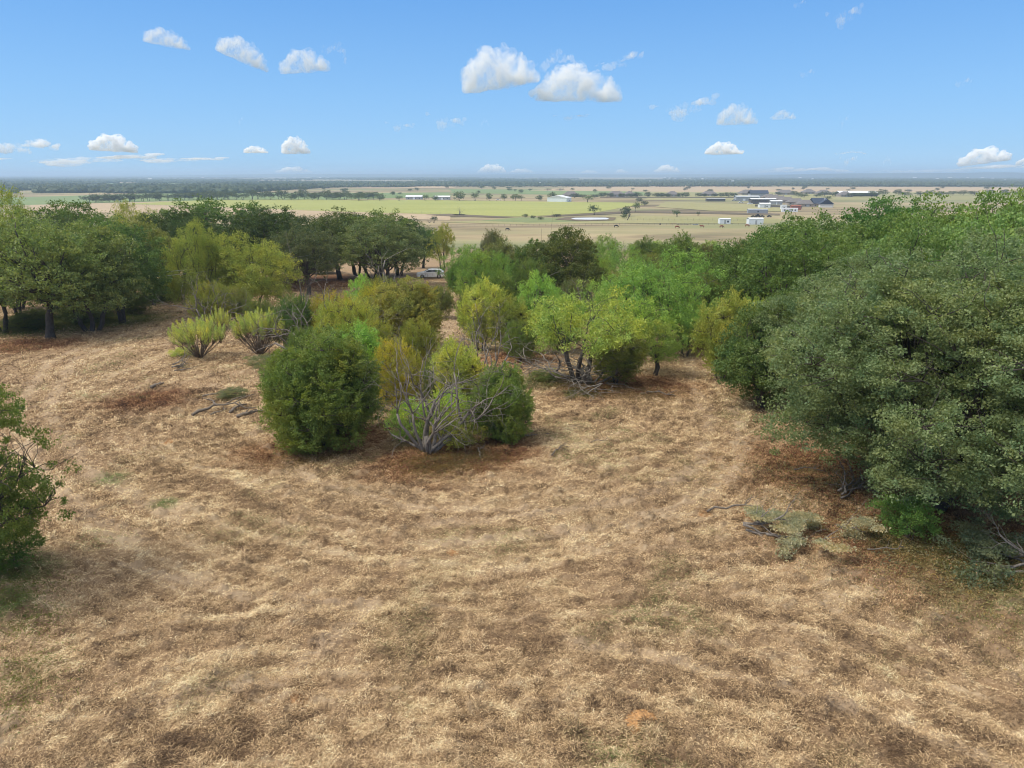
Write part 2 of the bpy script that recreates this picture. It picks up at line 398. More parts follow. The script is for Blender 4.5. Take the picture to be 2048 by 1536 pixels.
def field(name, px, mat, jig=1.0):
    _fz[0] += .02
    P = [Vector((*on_plain(a, b), 0)) for a, b in px]; pts = []
    n = len(P)
    for i in range(n):
        a, b = P[i], P[(i+1) % n]; L = (b-a).length; k = max(2, min(30, int(L/25)))
        for j in range(k):
            q = a.lerp(b, j/k)
            if j: q += Vector(((vn2(q.x/31, q.y/31, 1)-.5), (vn2(q.x/29, q.y/29, 2)-.5), 0))*jig*min(10, L/30)
            pts.append(q)
    me = bpy.data.meshes.new(name)
    me.from_pydata([(q.x, q.y, PLAIN+.05+_fz[0]) for q in pts], [], [tuple(range(len(pts)))]); me.materials.append(FM[mat]); me.update()
    if me.polygons[0].normal.z < 0: me.flip_normals()
    return tag(link(name, me), kind='structure')
field('tan_field', [(60, 409), (330, 402), (640, 404), (900, 415), (900, 440), (700, 436), (300, 425), (60, 425)], 'tan')
field('green_field', [(-100, 398), (60, 394), (330, 386), (620, 386), (900, 385), (900, 394), (620, 400), (330, 403), (60, 410), (-100, 410)], 'green')
field('green_field', [(900, 378), (1500, 384), (1900, 386), (1900, 391), (1300, 391), (1150, 390), (900, 386)], 'green')
field('hay_field', [(240, 408), (420, 400), (620, 399), (850, 400), (1060, 403), (1245, 405), (1290, 409), (1240, 416), (1185, 426), (1060, 433), (1000, 434), (930, 430), (850, 428), (700, 424), (560, 419), (380, 412)], 'hay')
field('pasture', [(1290, 400), (1700, 400), (2050, 400), (2100, 384), (1500, 382), (1290, 384)], 'olive')
field('pasture', [(1150, 374), (1400, 373), (1900, 374), (2150, 376), (2150, 384), (1700, 385), (1350, 384), (1060, 381)], 'tan')
field('pasture', [(880, 445), (1060, 437), (1260, 432), (1480, 434), (1560, 438), (1560, 448), (1250, 447), (1040, 449)], 'olive')
field('marsh', [(960, 442), (1040, 435), (1180, 437), (1235, 440), (1180, 443), (1060, 446)], 'marsh')
field('weed_strip', [(850, 430), (900, 428), (1000, 433), (1040, 434), (1000, 436), (900, 433)], 'brown')
field('weed_strip', [(1080, 434), (1190, 426), (1260, 422), (1400, 424), (1560, 428), (1560, 431), (1400, 428), (1270, 426), (1200, 430)], 'brown')
field('pasture', [(1330, 404), (1560, 410), (1600, 424), (1420, 422), (1310, 414)], 'olive')
field('tan_field', [(1290, 370), (1440, 371), (1430, 374), (1290, 373)], 'tan')
field('tan_field', [(620, 371), (830, 371), (920, 374), (900, 377), (700, 375)], 'tan')
field('tan_field', [(285, 361), (440, 361), (440, 363.5), (290, 363.5)], 'pale', 0)
field('tan_field', [(90, 363), (260, 363), (240, 366), (100, 366)], 'tan', 0)
field('tan_field', [(500, 366.5), (650, 367), (640, 368.5), (500, 368)], 'tan', 0)
field('tan_field', [(1700, 362), (1800, 362), (1790, 364), (1700, 364)], 'tan', 0)
field('green_field', [(-60, 369), (200, 366), (420, 366.5), (300, 369), (60, 371)], 'green', 0)
field('pond_bank', [(1110, 440), (1130, 435.6), (1200, 434.6), (1232, 436), (1228, 441.5), (1160, 443)], 'brown')
# pond
m, t, o = newmat('pond_water'); p = N(t, 'ShaderNodeBsdfPrincipled'); p.inputs['Base Color'].default_value = (.72, .71, .68, 1); p.inputs['Roughness'].default_value = .3
bp = N(t, 'ShaderNodeBump'); bp.inputs['Strength'].default_value = .15; t.links.new(noise(t, .8, 4, .6, coords(t)), bp.inputs['Height']); t.links.new(bp.outputs[0], p.inputs['Normal']); t.links.new(p.outputs[0], o.inputs[0])
FM['water'] = m
field('pond', [(1142, 438.4), (1150, 436.8), (1180, 436.3), (1212, 436.6), (1218, 438), (1214, 440), (1180, 440.6), (1150, 440)], 'water', .2)

# ------------------------------------------------------------------ dry grass
def grass_material():
    m, t, o = newmat('straw'); p = N(t, 'ShaderNodeBsdfPrincipled'); p.inputs['Roughness'].default_value = .8; p.inputs['Specular IOR Level'].default_value = .2
    a = N(t, 'ShaderNodeAttribute', attribute_name='rnd'); g = N(t, 'ShaderNodeAttribute', attribute_name='green')
    c = ramp(t, a.outputs['Fac'], [(0, (0.113, 0.072, 0.043)), (.25, (0.332, 0.216, 0.118)), (.55, (0.561, 0.394, 0.216)), (.85, (0.743, 0.554, 0.323)), (1, (0.814, 0.687, 0.430))])
    c = mixc(t, g.outputs['Fac'], c, (.15, .20, .06))
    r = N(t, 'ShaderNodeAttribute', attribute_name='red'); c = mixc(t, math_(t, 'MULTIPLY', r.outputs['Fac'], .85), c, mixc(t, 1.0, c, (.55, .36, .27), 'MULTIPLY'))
    t.links.new(c, p.inputs['Base Color']); t.links.new(p.outputs[0], o.inputs[0]); return m
STRAW = grass_material()
def build_grass(n=2300000):
    rg = np.random.default_rng(4)
    r = 11*(10.5**rg.random(n)); r = np.where(rg.random(n) < .35, 11+rg.random(n)*37, r)
    a = np.radians((rg.random(n)-.5)*92)
    x = r*np.sin(a); y = r*np.cos(a)
    # tufts
    k = fbm2(x*1.3, y*1.3, 21, 3); k2 = fbm2(x/4, y/4, 22, 3); keep = (rg.random(n) < np.clip((k-.22)*3.4, .45, 1)) & (rg.random(n) < np.clip((k2-.1)*3, .6, 1)) & (y > 9) & (rg.random(n) > path_at(x, y)*.5)
    x, y, k, k2 = x[keep], y[keep], k[keep], k2[keep]; n = len(x); r = np.hypot(x, y)
    # swath arcs: blades lie along a slowly turning direction
    _, _, _, _, kk, t1, t2 = swath(x, y); stk = streak(x, y); th = np.where(kk > .5, t2, t1)+math.pi/2+rg.normal(0, 1.0, n)+math.pi*(rg.random(n) < .5)
    el = np.abs(rg.normal(.25, .33, n)); L = rg.uniform(.05, .15, n)*(1+.5*(k > .60)) * np.clip(r/26, 1, 2.3)
    w = rg.uniform(.008, .019, n)*np.clip(r/20, 1, 3.5)
    d = np.stack([np.cos(th)*np.cos(el), np.sin(th)*np.cos(el), np.sin(el)], 1)
    s = np.stack([-np.sin(th), np.cos(th), rg.normal(0, .4, n)], 1)
    z = zt(x, y)+relief(x, y)+rg.uniform(-.01, .04, n)
    b = np.stack([x, y, z], 1)
    mid = b + d*(L*.55)[:, None] + np.array([0, 0, 1.0])*(L*.10)[:, None]; tip = b+d*L[:, None] - np.array([0, 0, 1.0])*(L*.12)[:, None]
    V = np.empty((n, 4, 3)); V[:, 0] = b - s*w[:, None]*.5; V[:, 1] = mid-s*w[:, None]*.5; V[:, 2] = tip; V[:, 3] = mid+s*w[:, None]*.5
    idx = np.arange(n*4).reshape(n, 4)
    rn = np.clip(-.02+.80*rg.random(n)+.5*(fbm2(x/1.1, y/1.1, 51, 3)-.45)+.45*(fbm2(x/7, y/7, 52, 3)-.5)+1.25*(stk-.475)+.8*(fbm2(x/.42, y/.34, 53, 2)-.5), 0, 1)
    g = np.clip(blobs(x, y, GRN, 4)*1.1*(rg.random(n) < .8) + np.clip(fbm2(x/2.6, y/2.6, 61, 3)-.56, 0, .3)*3*(rg.random(n) < .35), 0, 1)
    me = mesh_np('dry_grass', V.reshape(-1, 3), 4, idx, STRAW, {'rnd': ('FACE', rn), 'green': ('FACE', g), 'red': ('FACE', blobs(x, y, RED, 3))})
    tag(link('dry_grass', me), 'short mown straw coloured grass lying in tufts over the clearing', 'grass', kind='stuff')
build_grass()

# ------------------------------------------------------------------ vegetation builders
def rot_frames(rg, n, up_bias=0.0, droop=0.0):
    a = rg.normal(size=(n, 3)); a[:, 2] = a[:, 2]*(1-up_bias) - droop; a /= np.linalg.norm(a, axis=1)[:, None]
    b = rg.normal(size=(n, 3)); b -= (a*b).sum(1)[:, None]*a; b /= np.linalg.norm(b, axis=1)[:, None]
    return a, b
def leaves_mesh(name, C, size, aspect, rg, lobe, up_bias=0, droop=0, dirs=None):
    n = len(C); a, b = rot_frames(rg, n, up_bias, droop)
    if dirs is not None:
        a = dirs + rg.normal(0, .35, (n, 3)); a /= np.linalg.norm(a, axis=1)[:, None]
        b = b-(a*b).sum(1)[:, None]*a; b /= np.linalg.norm(b, axis=1)[:, None]
    s = size*rg.uniform(.55, 1.5, n)[:, None]
    nn = np.cross(a, b)
    V = np.empty((n, 4, 3)); V[:, 0] = C-a*s*.5; V[:, 1] = C+b*s*aspect*.5+nn*s*.08; V[:, 2] = C+a*s*.5; V[:, 3] = C-b*s*aspect*.5+nn*s*.08
    return mesh_np(name, V.reshape(-1, 3), 4, np.arange(n*4), LEAF, {'rnd': ('FACE', rg.random(n)), 'lobe': ('FACE', lobe)})
def curve_pts(a, b, rnd, sag=0.0, wob=.08, n=6):
    a = Vector(a); b = Vector(b); L = (b-a).length; out = []
    off = Vector((rnd.uniform(-1, 1), rnd.uniform(-1, 1), rnd.uniform(-.3, .6)))*L*wob*1.6
    for i in range(n+1):
        t = i/n; p = a.lerp(b, t); p += off*math.sin(math.pi*t) + Vector((0, 0, sag*L*math.sin(math.pi*t)))
        if 0 < i < n: p += Vector((rnd.uniform(-1, 1), rnd.uniform(-1, 1), rnd.uniform(-1, 1)))*L*wob*.35
        out.append(p)
    return out

PROTO = {}
def tree_proto(key, seed, H=10, Wd=11, crown_z0=.22, lobes=20, clus=45, leaf_n=80, leaf=.09, aspect=.6, lobe_r=.19, clus_r=.36, trunks=2,
               trunk_r=.28, droop=0, top_flat=.9, bark=BARK, yellow=.3, fill=.0, gap=0, lobe_dirs=False, twigs=0, skirt=0.0, shell=.72, spray=0, sep=.56, lump=.26, lz=.82, notch=None):
    """crown made of lobes carried by limbs; lobe surfaces carry leaf clusters"""
    rnd = random.Random(seed); rg = np.random.default_rng(seed)
    R = Wd/2; z0 = H*crown_z0; zc = z0+(H-z0)*.42
    LC = []
    tries = 0
    while len(LC) < lobes and tries < 4000:
        tries += 1
        u = rnd.uniform(0, 2*math.pi); ph = math.asin(rnd.uniform(-.55-skirt, 1)); k = rnd.uniform(shell, 1.0)
        k *= 1-lump*float(vn2(np.array([math.cos(u)*1.3+seed*3.7]), np.array([math.sin(u)*1.3+math.sin(ph)*1.1]), seed)[0])
        rx = math.cos(ph)*math.cos(u)*k; ry = math.cos(ph)*math.sin(u)*k; rz = math.sin(ph)*k
        lr = Wd*lobe_r*rnd.uniform(.7, 1.25)
        c = Vector((rx*(R-lr*.75), ry*(R-lr*.75), zc + (rz*(H-zc-lr*.6)*top_flat if rz > 0 else rz*(zc-z0-lr*.2))))
        if all((c-o).length > (lr+r2)*sep for o, r2, _ in LC): LC.append((c, lr, rnd.random()))
    if fill:
        for _ in range(int(lobes*fill)):
            c = Vector((rnd.uniform(-.5, .5)*R, rnd.uniform(-.5, .5)*R, rnd.uniform(z0+(H-z0)*.15, z0+(H-z0)*.7))); LC.append((c, Wd*lobe_r*rnd.uniform(.8, 1.2), rnd.random()))
    # wood
    mb = MB(); forks = []
    for k in range(trunks):
        a = 2*math.pi*k/trunks+rnd.random(); b0 = Vector((math.cos(a), math.sin(a), 0))*trunk_r*(1.1 if trunks > 1 else 0)
        lean = R*rnd.uniform(.05, .3)
        top = Vector((math.cos(a)*lean, math.sin(a)*lean, z0+(H-z0)*rnd.uniform(.15, .3)))
        pts = curve_pts(b0-Vector((0, 0, .35)), top, rnd, 0, .07, 6)
        rads = [trunk_r*(1.45 if i == 0 else 1-.09*i)*rnd.uniform(.94, 1.06) for i in range(7)]
        mb.tube(pts, rads, 8); forks.append((top, rads[-1], pts))
    for c, lr, _ in LC:
        top, r0, pts = min(forks, key=lambda f: (f[0]-c).length)
        st = rnd.choice(pts[4:])
        L = (c-st).length; pp = curve_pts(st, c, rnd, rnd.uniform(-.02, .1), .10, 6)
        rr = r0*min(.75, .25+.08*L)
        mb.tube(pp, [rr*(1-.13*i) for i in range(7)], 6)
        for _ in range(5 if twigs or leaf_n > 30 else 2):
            q = pp[rnd.randint(3, 6)]; e = c+Vector([rnd.gauss(0, 1) for _ in range(3)]).normalized()*lr*rnd.uniform(.6, 1.0)
            mb.tube(curve_pts(q, e, rnd, .03, .12, 4), [rr*.3*(1-.18*i) for i in range(5)], 4)
        for _ in range(twigs):
            q = c; e = c+Vector([rnd.gauss(0, 1) for _ in range(2)]+[abs(rnd.gauss(0, 1))]).normalized()*lr*rnd.uniform(1.0, 1.35)
            mb.tube(curve_pts(q, e, rnd, .0, .15, 5), [.02, .018, .015, .012, .009, .006], 3)
    # foliage
    CC = []; CL = []; CD = []
    for c, lr, hu in LC:
        n = max(3, int(clus*(lr/(Wd*lobe_r))**2))
        d = rg.normal(size=(n, 3)); d /= np.linalg.norm(d, axis=1)[:, None]
        d = d[(d[:, 2] > -.75) | (rg.random(n) < .3)]
        rad = lr*rg.uniform(.55, 1.12, len(d)); pos = np.array(c)+d*rad[:, None]*np.array([1, 1, lz])
        CC.append(pos); CL.append(np.full(len(d), hu)); CD.append(d)
    CC = np.vstack(CC); CL = np.concatenate(CL); CD = np.vstack(CD)
    if gap:
        g = vn3(CC*(1.0/(Wd*.13)), seed) > gap; CC, CL, CD = CC[g], CL[g], CD[g]
    CC = CC[CC[:, 2] > .12]; CL = CL[:len(CC)]; CD = CD[:len(CC)]
    m = len(CC); cnt = np.maximum(2, (leaf_n*rg.uniform(.4, 1.5, m)).astype(int)); rep = np.repeat(np.arange(m), cnt)
    off = rg.normal(size=(len(rep), 3)); off /= np.linalg.norm(off, axis=1)[:, None]
    cr = clus_r*rg.uniform(.6, 1.4, m)
    off *= (cr[rep]*rg.random(len(rep))**.45)[:, None]; off[:, 2] *= .65
    if spray:
        sd = CD*.55+np.array([0, 0, .75])+rg.normal(0, .3, CD.shape); sd /= np.linalg.norm(sd, axis=1)[:, None]
        tt = rg.uniform(-.6, 1.0, len(rep)); off = off*(1.05-.6*np.clip(tt, 0, 1))[:, None]*.8 + sd[rep]*(tt*cr[rep]*spray)[:, None]
    P = CC[rep]+off
    P[:, 2] -= droop*rg.random(len(rep))*clus_r*2
    if notch:
        kz = P[:, 2]/H+.05*np.sin(P[:, 0]*1.7); mm = (kz < notch[0]) | (kz > notch[1]); P = P[mm]; rep = rep[mm]
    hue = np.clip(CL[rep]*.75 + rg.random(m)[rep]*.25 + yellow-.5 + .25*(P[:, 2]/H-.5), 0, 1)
    dirs = None
    if lobe_dirs: dirs = CD[rep]*.6+np.array([0, 0, lobe_dirs])
    ok = P[:, 2] > .03; P = P[ok]; hue = hue[ok]; dirs = dirs[ok] if dirs is not None else None
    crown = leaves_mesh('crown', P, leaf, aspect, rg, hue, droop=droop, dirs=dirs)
    trunk = mb.mesh('trunk', bark, True)
    ext = np.array([np.percentile(P[:, 0], 99.5)-np.percentile(P[:, 0], .5), np.percentile(P[:, 1], 99.5)-np.percentile(P[:, 1], .5)]).mean()
    PROTO[key] = dict(parts=[('crown', crown), ('trunk', trunk)], H=float(np.percentile(P[:, 2], 99.6)), W=float(ext))

def grow(mb, rnd, p, d, L, r, lvl, P, tips):
    n = P.get('seg', 5); pts = [p.copy()]; rad = [r]; q = p.copy(); dd = d.normalized()
    for i in range(n):
        dd = (dd + Vector([rnd.gauss(0, 1) for _ in range(3)])*P['gnarl'] + Vector((0, 0, P['up'][min(lvl, len(P['up'])-1)]))).normalized()
        q = q+dd*L/n; pts.append(q.copy()); rad.append(r*(1-(1-P['taper'])*(i+1)/n))
    if q.z < .1 and lvl > 0: return
    mb.tube(pts, rad, 7 if lvl == 0 else (5 if lvl < 3 else 3), cap=lvl < 3)
    tips.append((q, dd, lvl, pts))
    if lvl >= P['levels']: return
    k = P['kids'][min(lvl, len(P['kids'])-1)]
    for j in range(k):
        i = n if j == 0 else rnd.randint(max(1, int(n*.3)), n)
        base = pts[i]; axis = (pts[i]-pts[i-1]).normalized()
        perp = axis.cross(Vector([rnd.gauss(0, 1) for _ in range(3)])).normalized()
        an = rnd.uniform(*P['angle'])
        nd = (axis*math.cos(an)+perp*math.sin(an))
        grow(mb, rnd, base, nd, L*rnd.uniform(*P['len']), rad[i]*rnd.uniform(.55, .8), lvl+1, P, tips)
def dead_proto(key, seed, stems=5, H=5.5, spread=.8, levels=4, kids=(3, 3, 3, 2), L0=None, r0=.14, gnarl=.16, up=(.08, .05, .0, -.03, -.06), angle=(.35, 1.0), ln=(.55, .85), taper=.6, mat=GREYBARK, base=True):
    rnd = random.Random(seed); mb = MB(); tips = []
    P = dict(levels=levels, kids=kids, gnarl=gnarl, up=up, angle=angle, len=ln, taper=taper)
    for k in range(stems):
        a = 2*math.pi*k/stems+rnd.uniform(-.4, .4); sp = spread*rnd.uniform(.5, 1.2)
        d = Vector((math.cos(a)*sp, math.sin(a)*sp, 1)).normalized()
        grow(mb, rnd, Vector((math.cos(a)*r0*.7, math.sin(a)*r0*.7, -.2)), d, (L0 or H*.45)*rnd.uniform(.8, 1.2), r0*rnd.uniform(.7, 1.1), 0, P, tips)
    if base: mb.tube([(0, 0, -.4), (0, 0, .1), (.03, 0, .5), (.02, .03, .8)], [r0*2.6, r0*2.1, r0*1.7, r0*1.0], 9)
    me = mb.mesh('branches', mat, True); v = np.array(mb.v)
    PROTO[key] = dict(parts=[('branches', me)], H=float(np.percentile(v[:, 2], 97)), W=float(np.mean([np.percentile(v[:, q], 96)-np.percentile(v[:, q], 4) for q in (0, 1)]))); return tips

def plume_proto(key, seed, stems=60, H=3.4, Wd=3.6):
    """broom-like shrub: fan of bare stems ending in upright feathery plumes"""
    rnd = random.Random(seed); rg = np.random.default_rng(seed); mb = MB(); C = []; D = []; hue = []
    for k in range(stems):
        a = rnd.uniform(0, 2*math.pi); rr = math.sqrt(rnd.random())*.95
        tip = Vector((math.cos(a)*rr*Wd*.42, math.sin(a)*rr*Wd*.42, H*(.60+.22*rnd.random()-.18*rr)))
        pts = curve_pts((0, 0, -.1), tip, rnd, 0, .04, 5); mb.tube(pts, [.022, .02, .016, .012, .009, .006], 4)
        up = ((tip-pts[3]).normalized()*.5+Vector((0, 0, 1))).normalized()
        h = H*rnd.uniform(.24, .42); w = h*.17; n = 420
        t = rg.random(n); prof = np.sin(np.pi*np.clip(t*.92+.06, 0, 1))**.8*(1-.45*t)
        off = rg.normal(0, .5, (n, 3))*(w*prof)[:, None]
        base = np.array(pts[4])[None, :]+np.array(up)[None, :]*(t*h)[:, None]
        C.append(base+off); D.append(np.tile(np.array(up), (n, 1))+off*1.5); hue.append(np.full(n, rnd.random()*.8))
        for j in range(3):
            mb.tube([pts[3], pts[3].lerp(tip, .6)+Vector((rnd.gauss(0, .12), rnd.gauss(0, .12), .1)), tip+up*h*.4+Vector((rnd.gauss(0, .12), rnd.gauss(0, .12), 0))], [.012, .009, .005], 3)
    C = np.vstack(C); me = leaves_mesh('crown', C, .085, .16, rg, np.concatenate(hue), dirs=np.vstack(D))
    PROTO[key] = dict(parts=[('crown', me), ('stems', mb.mesh('stems', TWIG, True))], H=float(np.percentile(C[:, 2], 99.7)), W=float(np.ptp(C[:, 0])))

# near, high-detail oaks
tree_proto('oak_big_a', 11, 10.5, 13, .05, 62, 100, 86, .082, .55, .118, .32, 3, .30, yellow=.12, fill=0.5, twigs=4, skirt=.35, gap=0.18, shell=0.78, sep=0.74, lump=0.22)
tree_proto('oak_big_b', 12, 10.5, 12, .05, 56, 86, 72, .088, .55, .122, .32, 2, .28, yellow=.12, fill=0.45, twigs=3, skirt=.35, gap=0.2, shell=0.78, sep=0.74, lump=0.22)
tree_proto('oak_edge', 13, 10.5, 12, .05, 50, 70, 60, .10, .55, .12, .32, 2, .28, yellow=.12, fill=.2, twigs=4, skirt=.3, gap=.34, sep=.74, shell=.75, lump=.3, notch=(.44, .53))
# mid oaks: dark dense crowns on visible trunks
tree_proto('oak_mid_a', 21, 10, 11, .13, 52, 38, 30, .15, .6, .115, .40, 2, .26, yellow=.12, fill=.3, gap=0.22, shell=0.74, sep=0.72, lump=0.3)
tree_proto('oak_mid_b', 22, 10, 11, .08, 50, 40, 30, .15, .6, .12, .40, 3, .22, yellow=.12, fill=.3, gap=0.22, skirt=.2, shell=0.74, sep=0.72, lump=0.3)
tree_proto('oak_mid_c', 23, 10, 12, .17, 46, 40, 30, .15, .6, .12, .42, 1, .30, yellow=.12, fill=.3, gap=0.22, shell=0.74, sep=0.72, lump=0.3)
tree_proto('oak_low', 24, 7, 8, .03, 46, 42, 36, .11, .6, .12, .30, 2, .2, yellow=.12, fill=.35, skirt=.4, gap=0.22, shell=0.74, sep=0.72, lump=0.3)
# mesquite: airy feathery crown on crooked dark limbs
tree_proto('mesquite_a', 31, 7, 9, .22, 30, 42, 34, .20, .22, .135, .36, 3, .17, droop=.55, yellow=.3, gap=.40, twigs=1, sep=0.72, lump=0.38)
tree_proto('mesquite_b', 32, 8, 9.5, .2, 32, 42, 30, .20, .22, .135, .38, 2, .2, droop=.5, yellow=.25, gap=.40, twigs=1, sep=0.72, lump=0.38)
tree_proto('mesquite_c', 33, 6, 6, .1, 20, 44, 34, .17, .24, .16, .3, 2, .14, droop=.5, yellow=.3, gap=.40, skirt=.2, sep=0.72, lump=0.38)
tree_proto('elm_low', 35, 8, 10, .03, 46, 42, 34, .17, .25, .115, .36, 3, .16, droop=.4, yellow=.25, fill=.3, gap=.26, twigs=1, skirt=.3, sep=.72, lump=.3, shell=.7)
# elm / juniper-like bushes: foliage to the ground, fine upright sprays
tree_proto('bush_a', 41, 6.2, 5.6, .02, 40, 70, 54, .08, .42, .115, .21, 3, .09, yellow=.3, fill=.5, skirt=.45, lobe_dirs=.5, twigs=7, top_flat=.92, shell=.8, spray=1.5, gap=.15, sep=.82, lump=.3, lz=1.5)
tree_proto('bush_b', 42, 5, 3.6, .03, 20, 60, 42, .085, .36, .125, .19, 3, .06, yellow=.25, fill=.5, skirt=.3, lobe_dirs=1.0, twigs=8, top_flat=.9, shell=.75, spray=2.0, gap=.22, sep=.85, lump=.4, lz=2.0)
tree_proto('bush_c', 43, 5, 5, .03, 24, 56, 42, .085, .36, .12, .22, 4, .06, yellow=.3, fill=.4, skirt=.35, lobe_dirs=.8, twigs=8, top_flat=.92, shell=.75, spray=1.8, gap=.22, sep=.88, lump=.4, lz=1.6)
tree_proto('shrub', 44, 2, 2.4, .02, 14, 34, 26, .07, .4, .17, .16, 4, .03, yellow=.25, gap=.2, skirt=.3, lobe_dirs=.5, bark=TWIG)
# far trees
tree_proto('far_a', 51, 9, 11, .15, 14, 12, 9, .55, .7, .2, .7, 1, .3, fill=.3)
tree_proto('far_b', 52, 9, 10, .2, 12, 12, 9, .5, .7, .2, .7, 2, .25, fill=.3)
tree_proto('far_c', 53, 9, 10, .08, 15, 12, 9, .5, .7, .19, .7, 1, .25, fill=.3, skirt=.3)
plume_proto('plume_a', 61); plume_proto('plume_b', 62, 26); plume_proto('plume_c', 63, 75, 3.2, 3.9)
dead_proto('dead_a', 71, 9, 5.5, .62, 5, (3, 3, 3, 2, 1), r0=.11, gnarl=.19, up=(.10, .04, .0, -.04, -.08))
dead_proto('dead_b', 72, 5, 5.5, .9, 5, (3, 3, 3, 2, 1), r0=.11, gnarl=.22)
dead_proto('dead_c', 75, 3, 6, .35, 3, (3, 2, 2), r0=.11, gnarl=.15, up=(.12, .1, .08), angle=(.3, .8), base=False)
dead_proto('snag', 74, 2, 6, .18, 2, (2, 1), r0=.10, gnarl=.14, up=(.15, .1, .08), angle=(.3, .7), base=False)

RN = random.Random(99)
_ow = 'leftmost second third fourth fifth sixth seventh eighth ninth tenth eleventh twelfth thirteenth fourteenth fifteenth'.split()
def ordn(i, n):
    if i < (n+1)//2: return _ow[i]+(' from the left' if i else '')
    j = n-1-i; return ('rightmost' if j == 0 else _ow[j]+' from the right')
def veg(key, px, Y, top, w, name, label, tint=None, cat='tree', group=None, rot=None, ground=None, hmin=.5, sink=0.0):
    P = PROTO[key]
    x = x_at(px, Y, gz(0, Y)+3)
    z = (gz(x, Y) if ground is None else ground)
    h = max(hmin, z_at(top, Y)-z); zc = z+h*.55
    x = x_at(px, Y, zc); z = (gz(x, Y) if ground is None else ground) - sink
    wd = w/FPX*depth(Y, zc)
    if tint and 'orange' not in label and 'rust' not in label: tint = (max((.5 if tint[1] < .33 else .62)*tint[1], min(tint[0], .93*tint[1])), tint[1], max(tint[2], .26*tint[1]))
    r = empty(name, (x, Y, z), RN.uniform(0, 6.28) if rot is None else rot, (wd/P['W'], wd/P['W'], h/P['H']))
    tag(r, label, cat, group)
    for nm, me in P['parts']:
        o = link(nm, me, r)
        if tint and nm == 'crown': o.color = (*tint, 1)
    return r
T_OAK = (0.116, 0.149, 0.050); T_DOAK = (0.085, 0.121, 0.044); T_SAGE = (0.202, 0.241, 0.094); T_GREY = (0.132, 0.156, 0.075)
T_BRN = (0.171, 0.163, 0.056); T_LIME = (0.419, 0.540, 0.088); T_GREEN = (0.232, 0.412, 0.094); T_YEL = (0.434, 0.412, 0.062); T_OLV = (0.264, 0.270, 0.075); T_JUN = (0.132, 0.177, 0.044); T_YG = (0.310, 0.355, 0.069)
Q = 'live_oak'
# --- right-hand oak wood
veg('oak_big_a', 1905, 26.5, 500, 625, Q, 'huge sage green oak nearest on the right, crown hanging over the leaf litter', (0.205, 0.265, 0.13), rot=.4)
veg('oak_big_b', 2230, 33, 452, 640, Q, 'big sage green oak behind the huge oak, cut off by the right edge', (0.205, 0.265, 0.13), rot=2.0)
veg('oak_big_b', 1760, 37, 520, 400, Q, 'rounded sage oak just behind and left of the huge oak on the right', (0.205, 0.265, 0.13), rot=4.4)
veg('oak_low', 1545, 40, 588, 215, Q, 'dark green low oak between the yellow green bush and the huge oak', (0.133, 0.199, 0.064), rot=1)
veg('bush_b', 1452, 47, 588, 115, 'elm_bush', 'yellow green bush at the bend of the track, left of the dark low oak', (0.388, 0.383, 0.056), 'bush')
veg('bush_c', 1500, 49, 600, 110, 'elm_bush', 'bright green bush tucked behind the yellow one at the bend of the track', (0.279, 0.383, 0.062), 'bush')
veg('oak_mid_b', 1585, 58, 458, 270, Q, 'dark olive oak rising behind the low oak, brown tinged top', (0.149, 0.224, 0.063), hmin=5)
veg('oak_mid_a', 1490, 66, 480, 170, Q, 'dark olive oak at the left end of the right hand wood', (0.131, 0.197, 0.056))
veg('oak_mid_b', 1650, 74, 432, 230, Q, 'brown green oak above the white shed on the edge of the wood', (0.149, 0.224, 0.070))
veg('oak_mid_c', 1560, 88, 440, 130, Q, 'deep green small oak standing at the far tip of the right hand wood', (0.095, 0.187, 0.047))
veg('oak_mid_a', 1770, 76, 398, 210, Q, 'deep green oak whose top hides the end of the row of houses', (0.095, 0.205, 0.047))
veg('oak_mid_b', 1690, 62, 470, 210, Q, 'olive oak between the brown green oak and the sage oak on the right', (0.163, 0.244, 0.070))
veg('oak_mid_c', 1870, 66, 398, 250, Q, 'olive green oak on the skyline left of the forked dark trunk', (0.175, 0.262, 0.063))
veg('oak_mid_b', 1840, 50, 450, 260, Q, 'grey green oak in the middle of the right hand wood', (0.175, 0.262, 0.087))
veg('oak_mid_a', 1990, 58, 386, 230, Q, 'olive green oak on the skyline near the right edge with dark forked trunk', (0.181, 0.271, 0.063))
veg('oak_mid_c', 2110, 60, 380, 220, Q, 'olive green oak on the skyline cut by the right edge', (0.187, 0.281, 0.070))
veg('oak_mid_b', 2000, 46, 432, 300, Q, 'light sage oak filling the upper right behind the huge oak', (0.225, 0.337, 0.119))
veg('bush_b', 1830, 50, 505, 60, 'elm_bush', 'small bush with orange yellow top among the oaks on the right', (0.246, 0.368, 0.062), 'bush')
# --- near left edge
veg('oak_edge', -135, 20.0, 712, 365, Q, 'near oak cut off by the left edge, dark green leaves over the mown grass', (0.161, 0.216, 0.051), rot=.9)
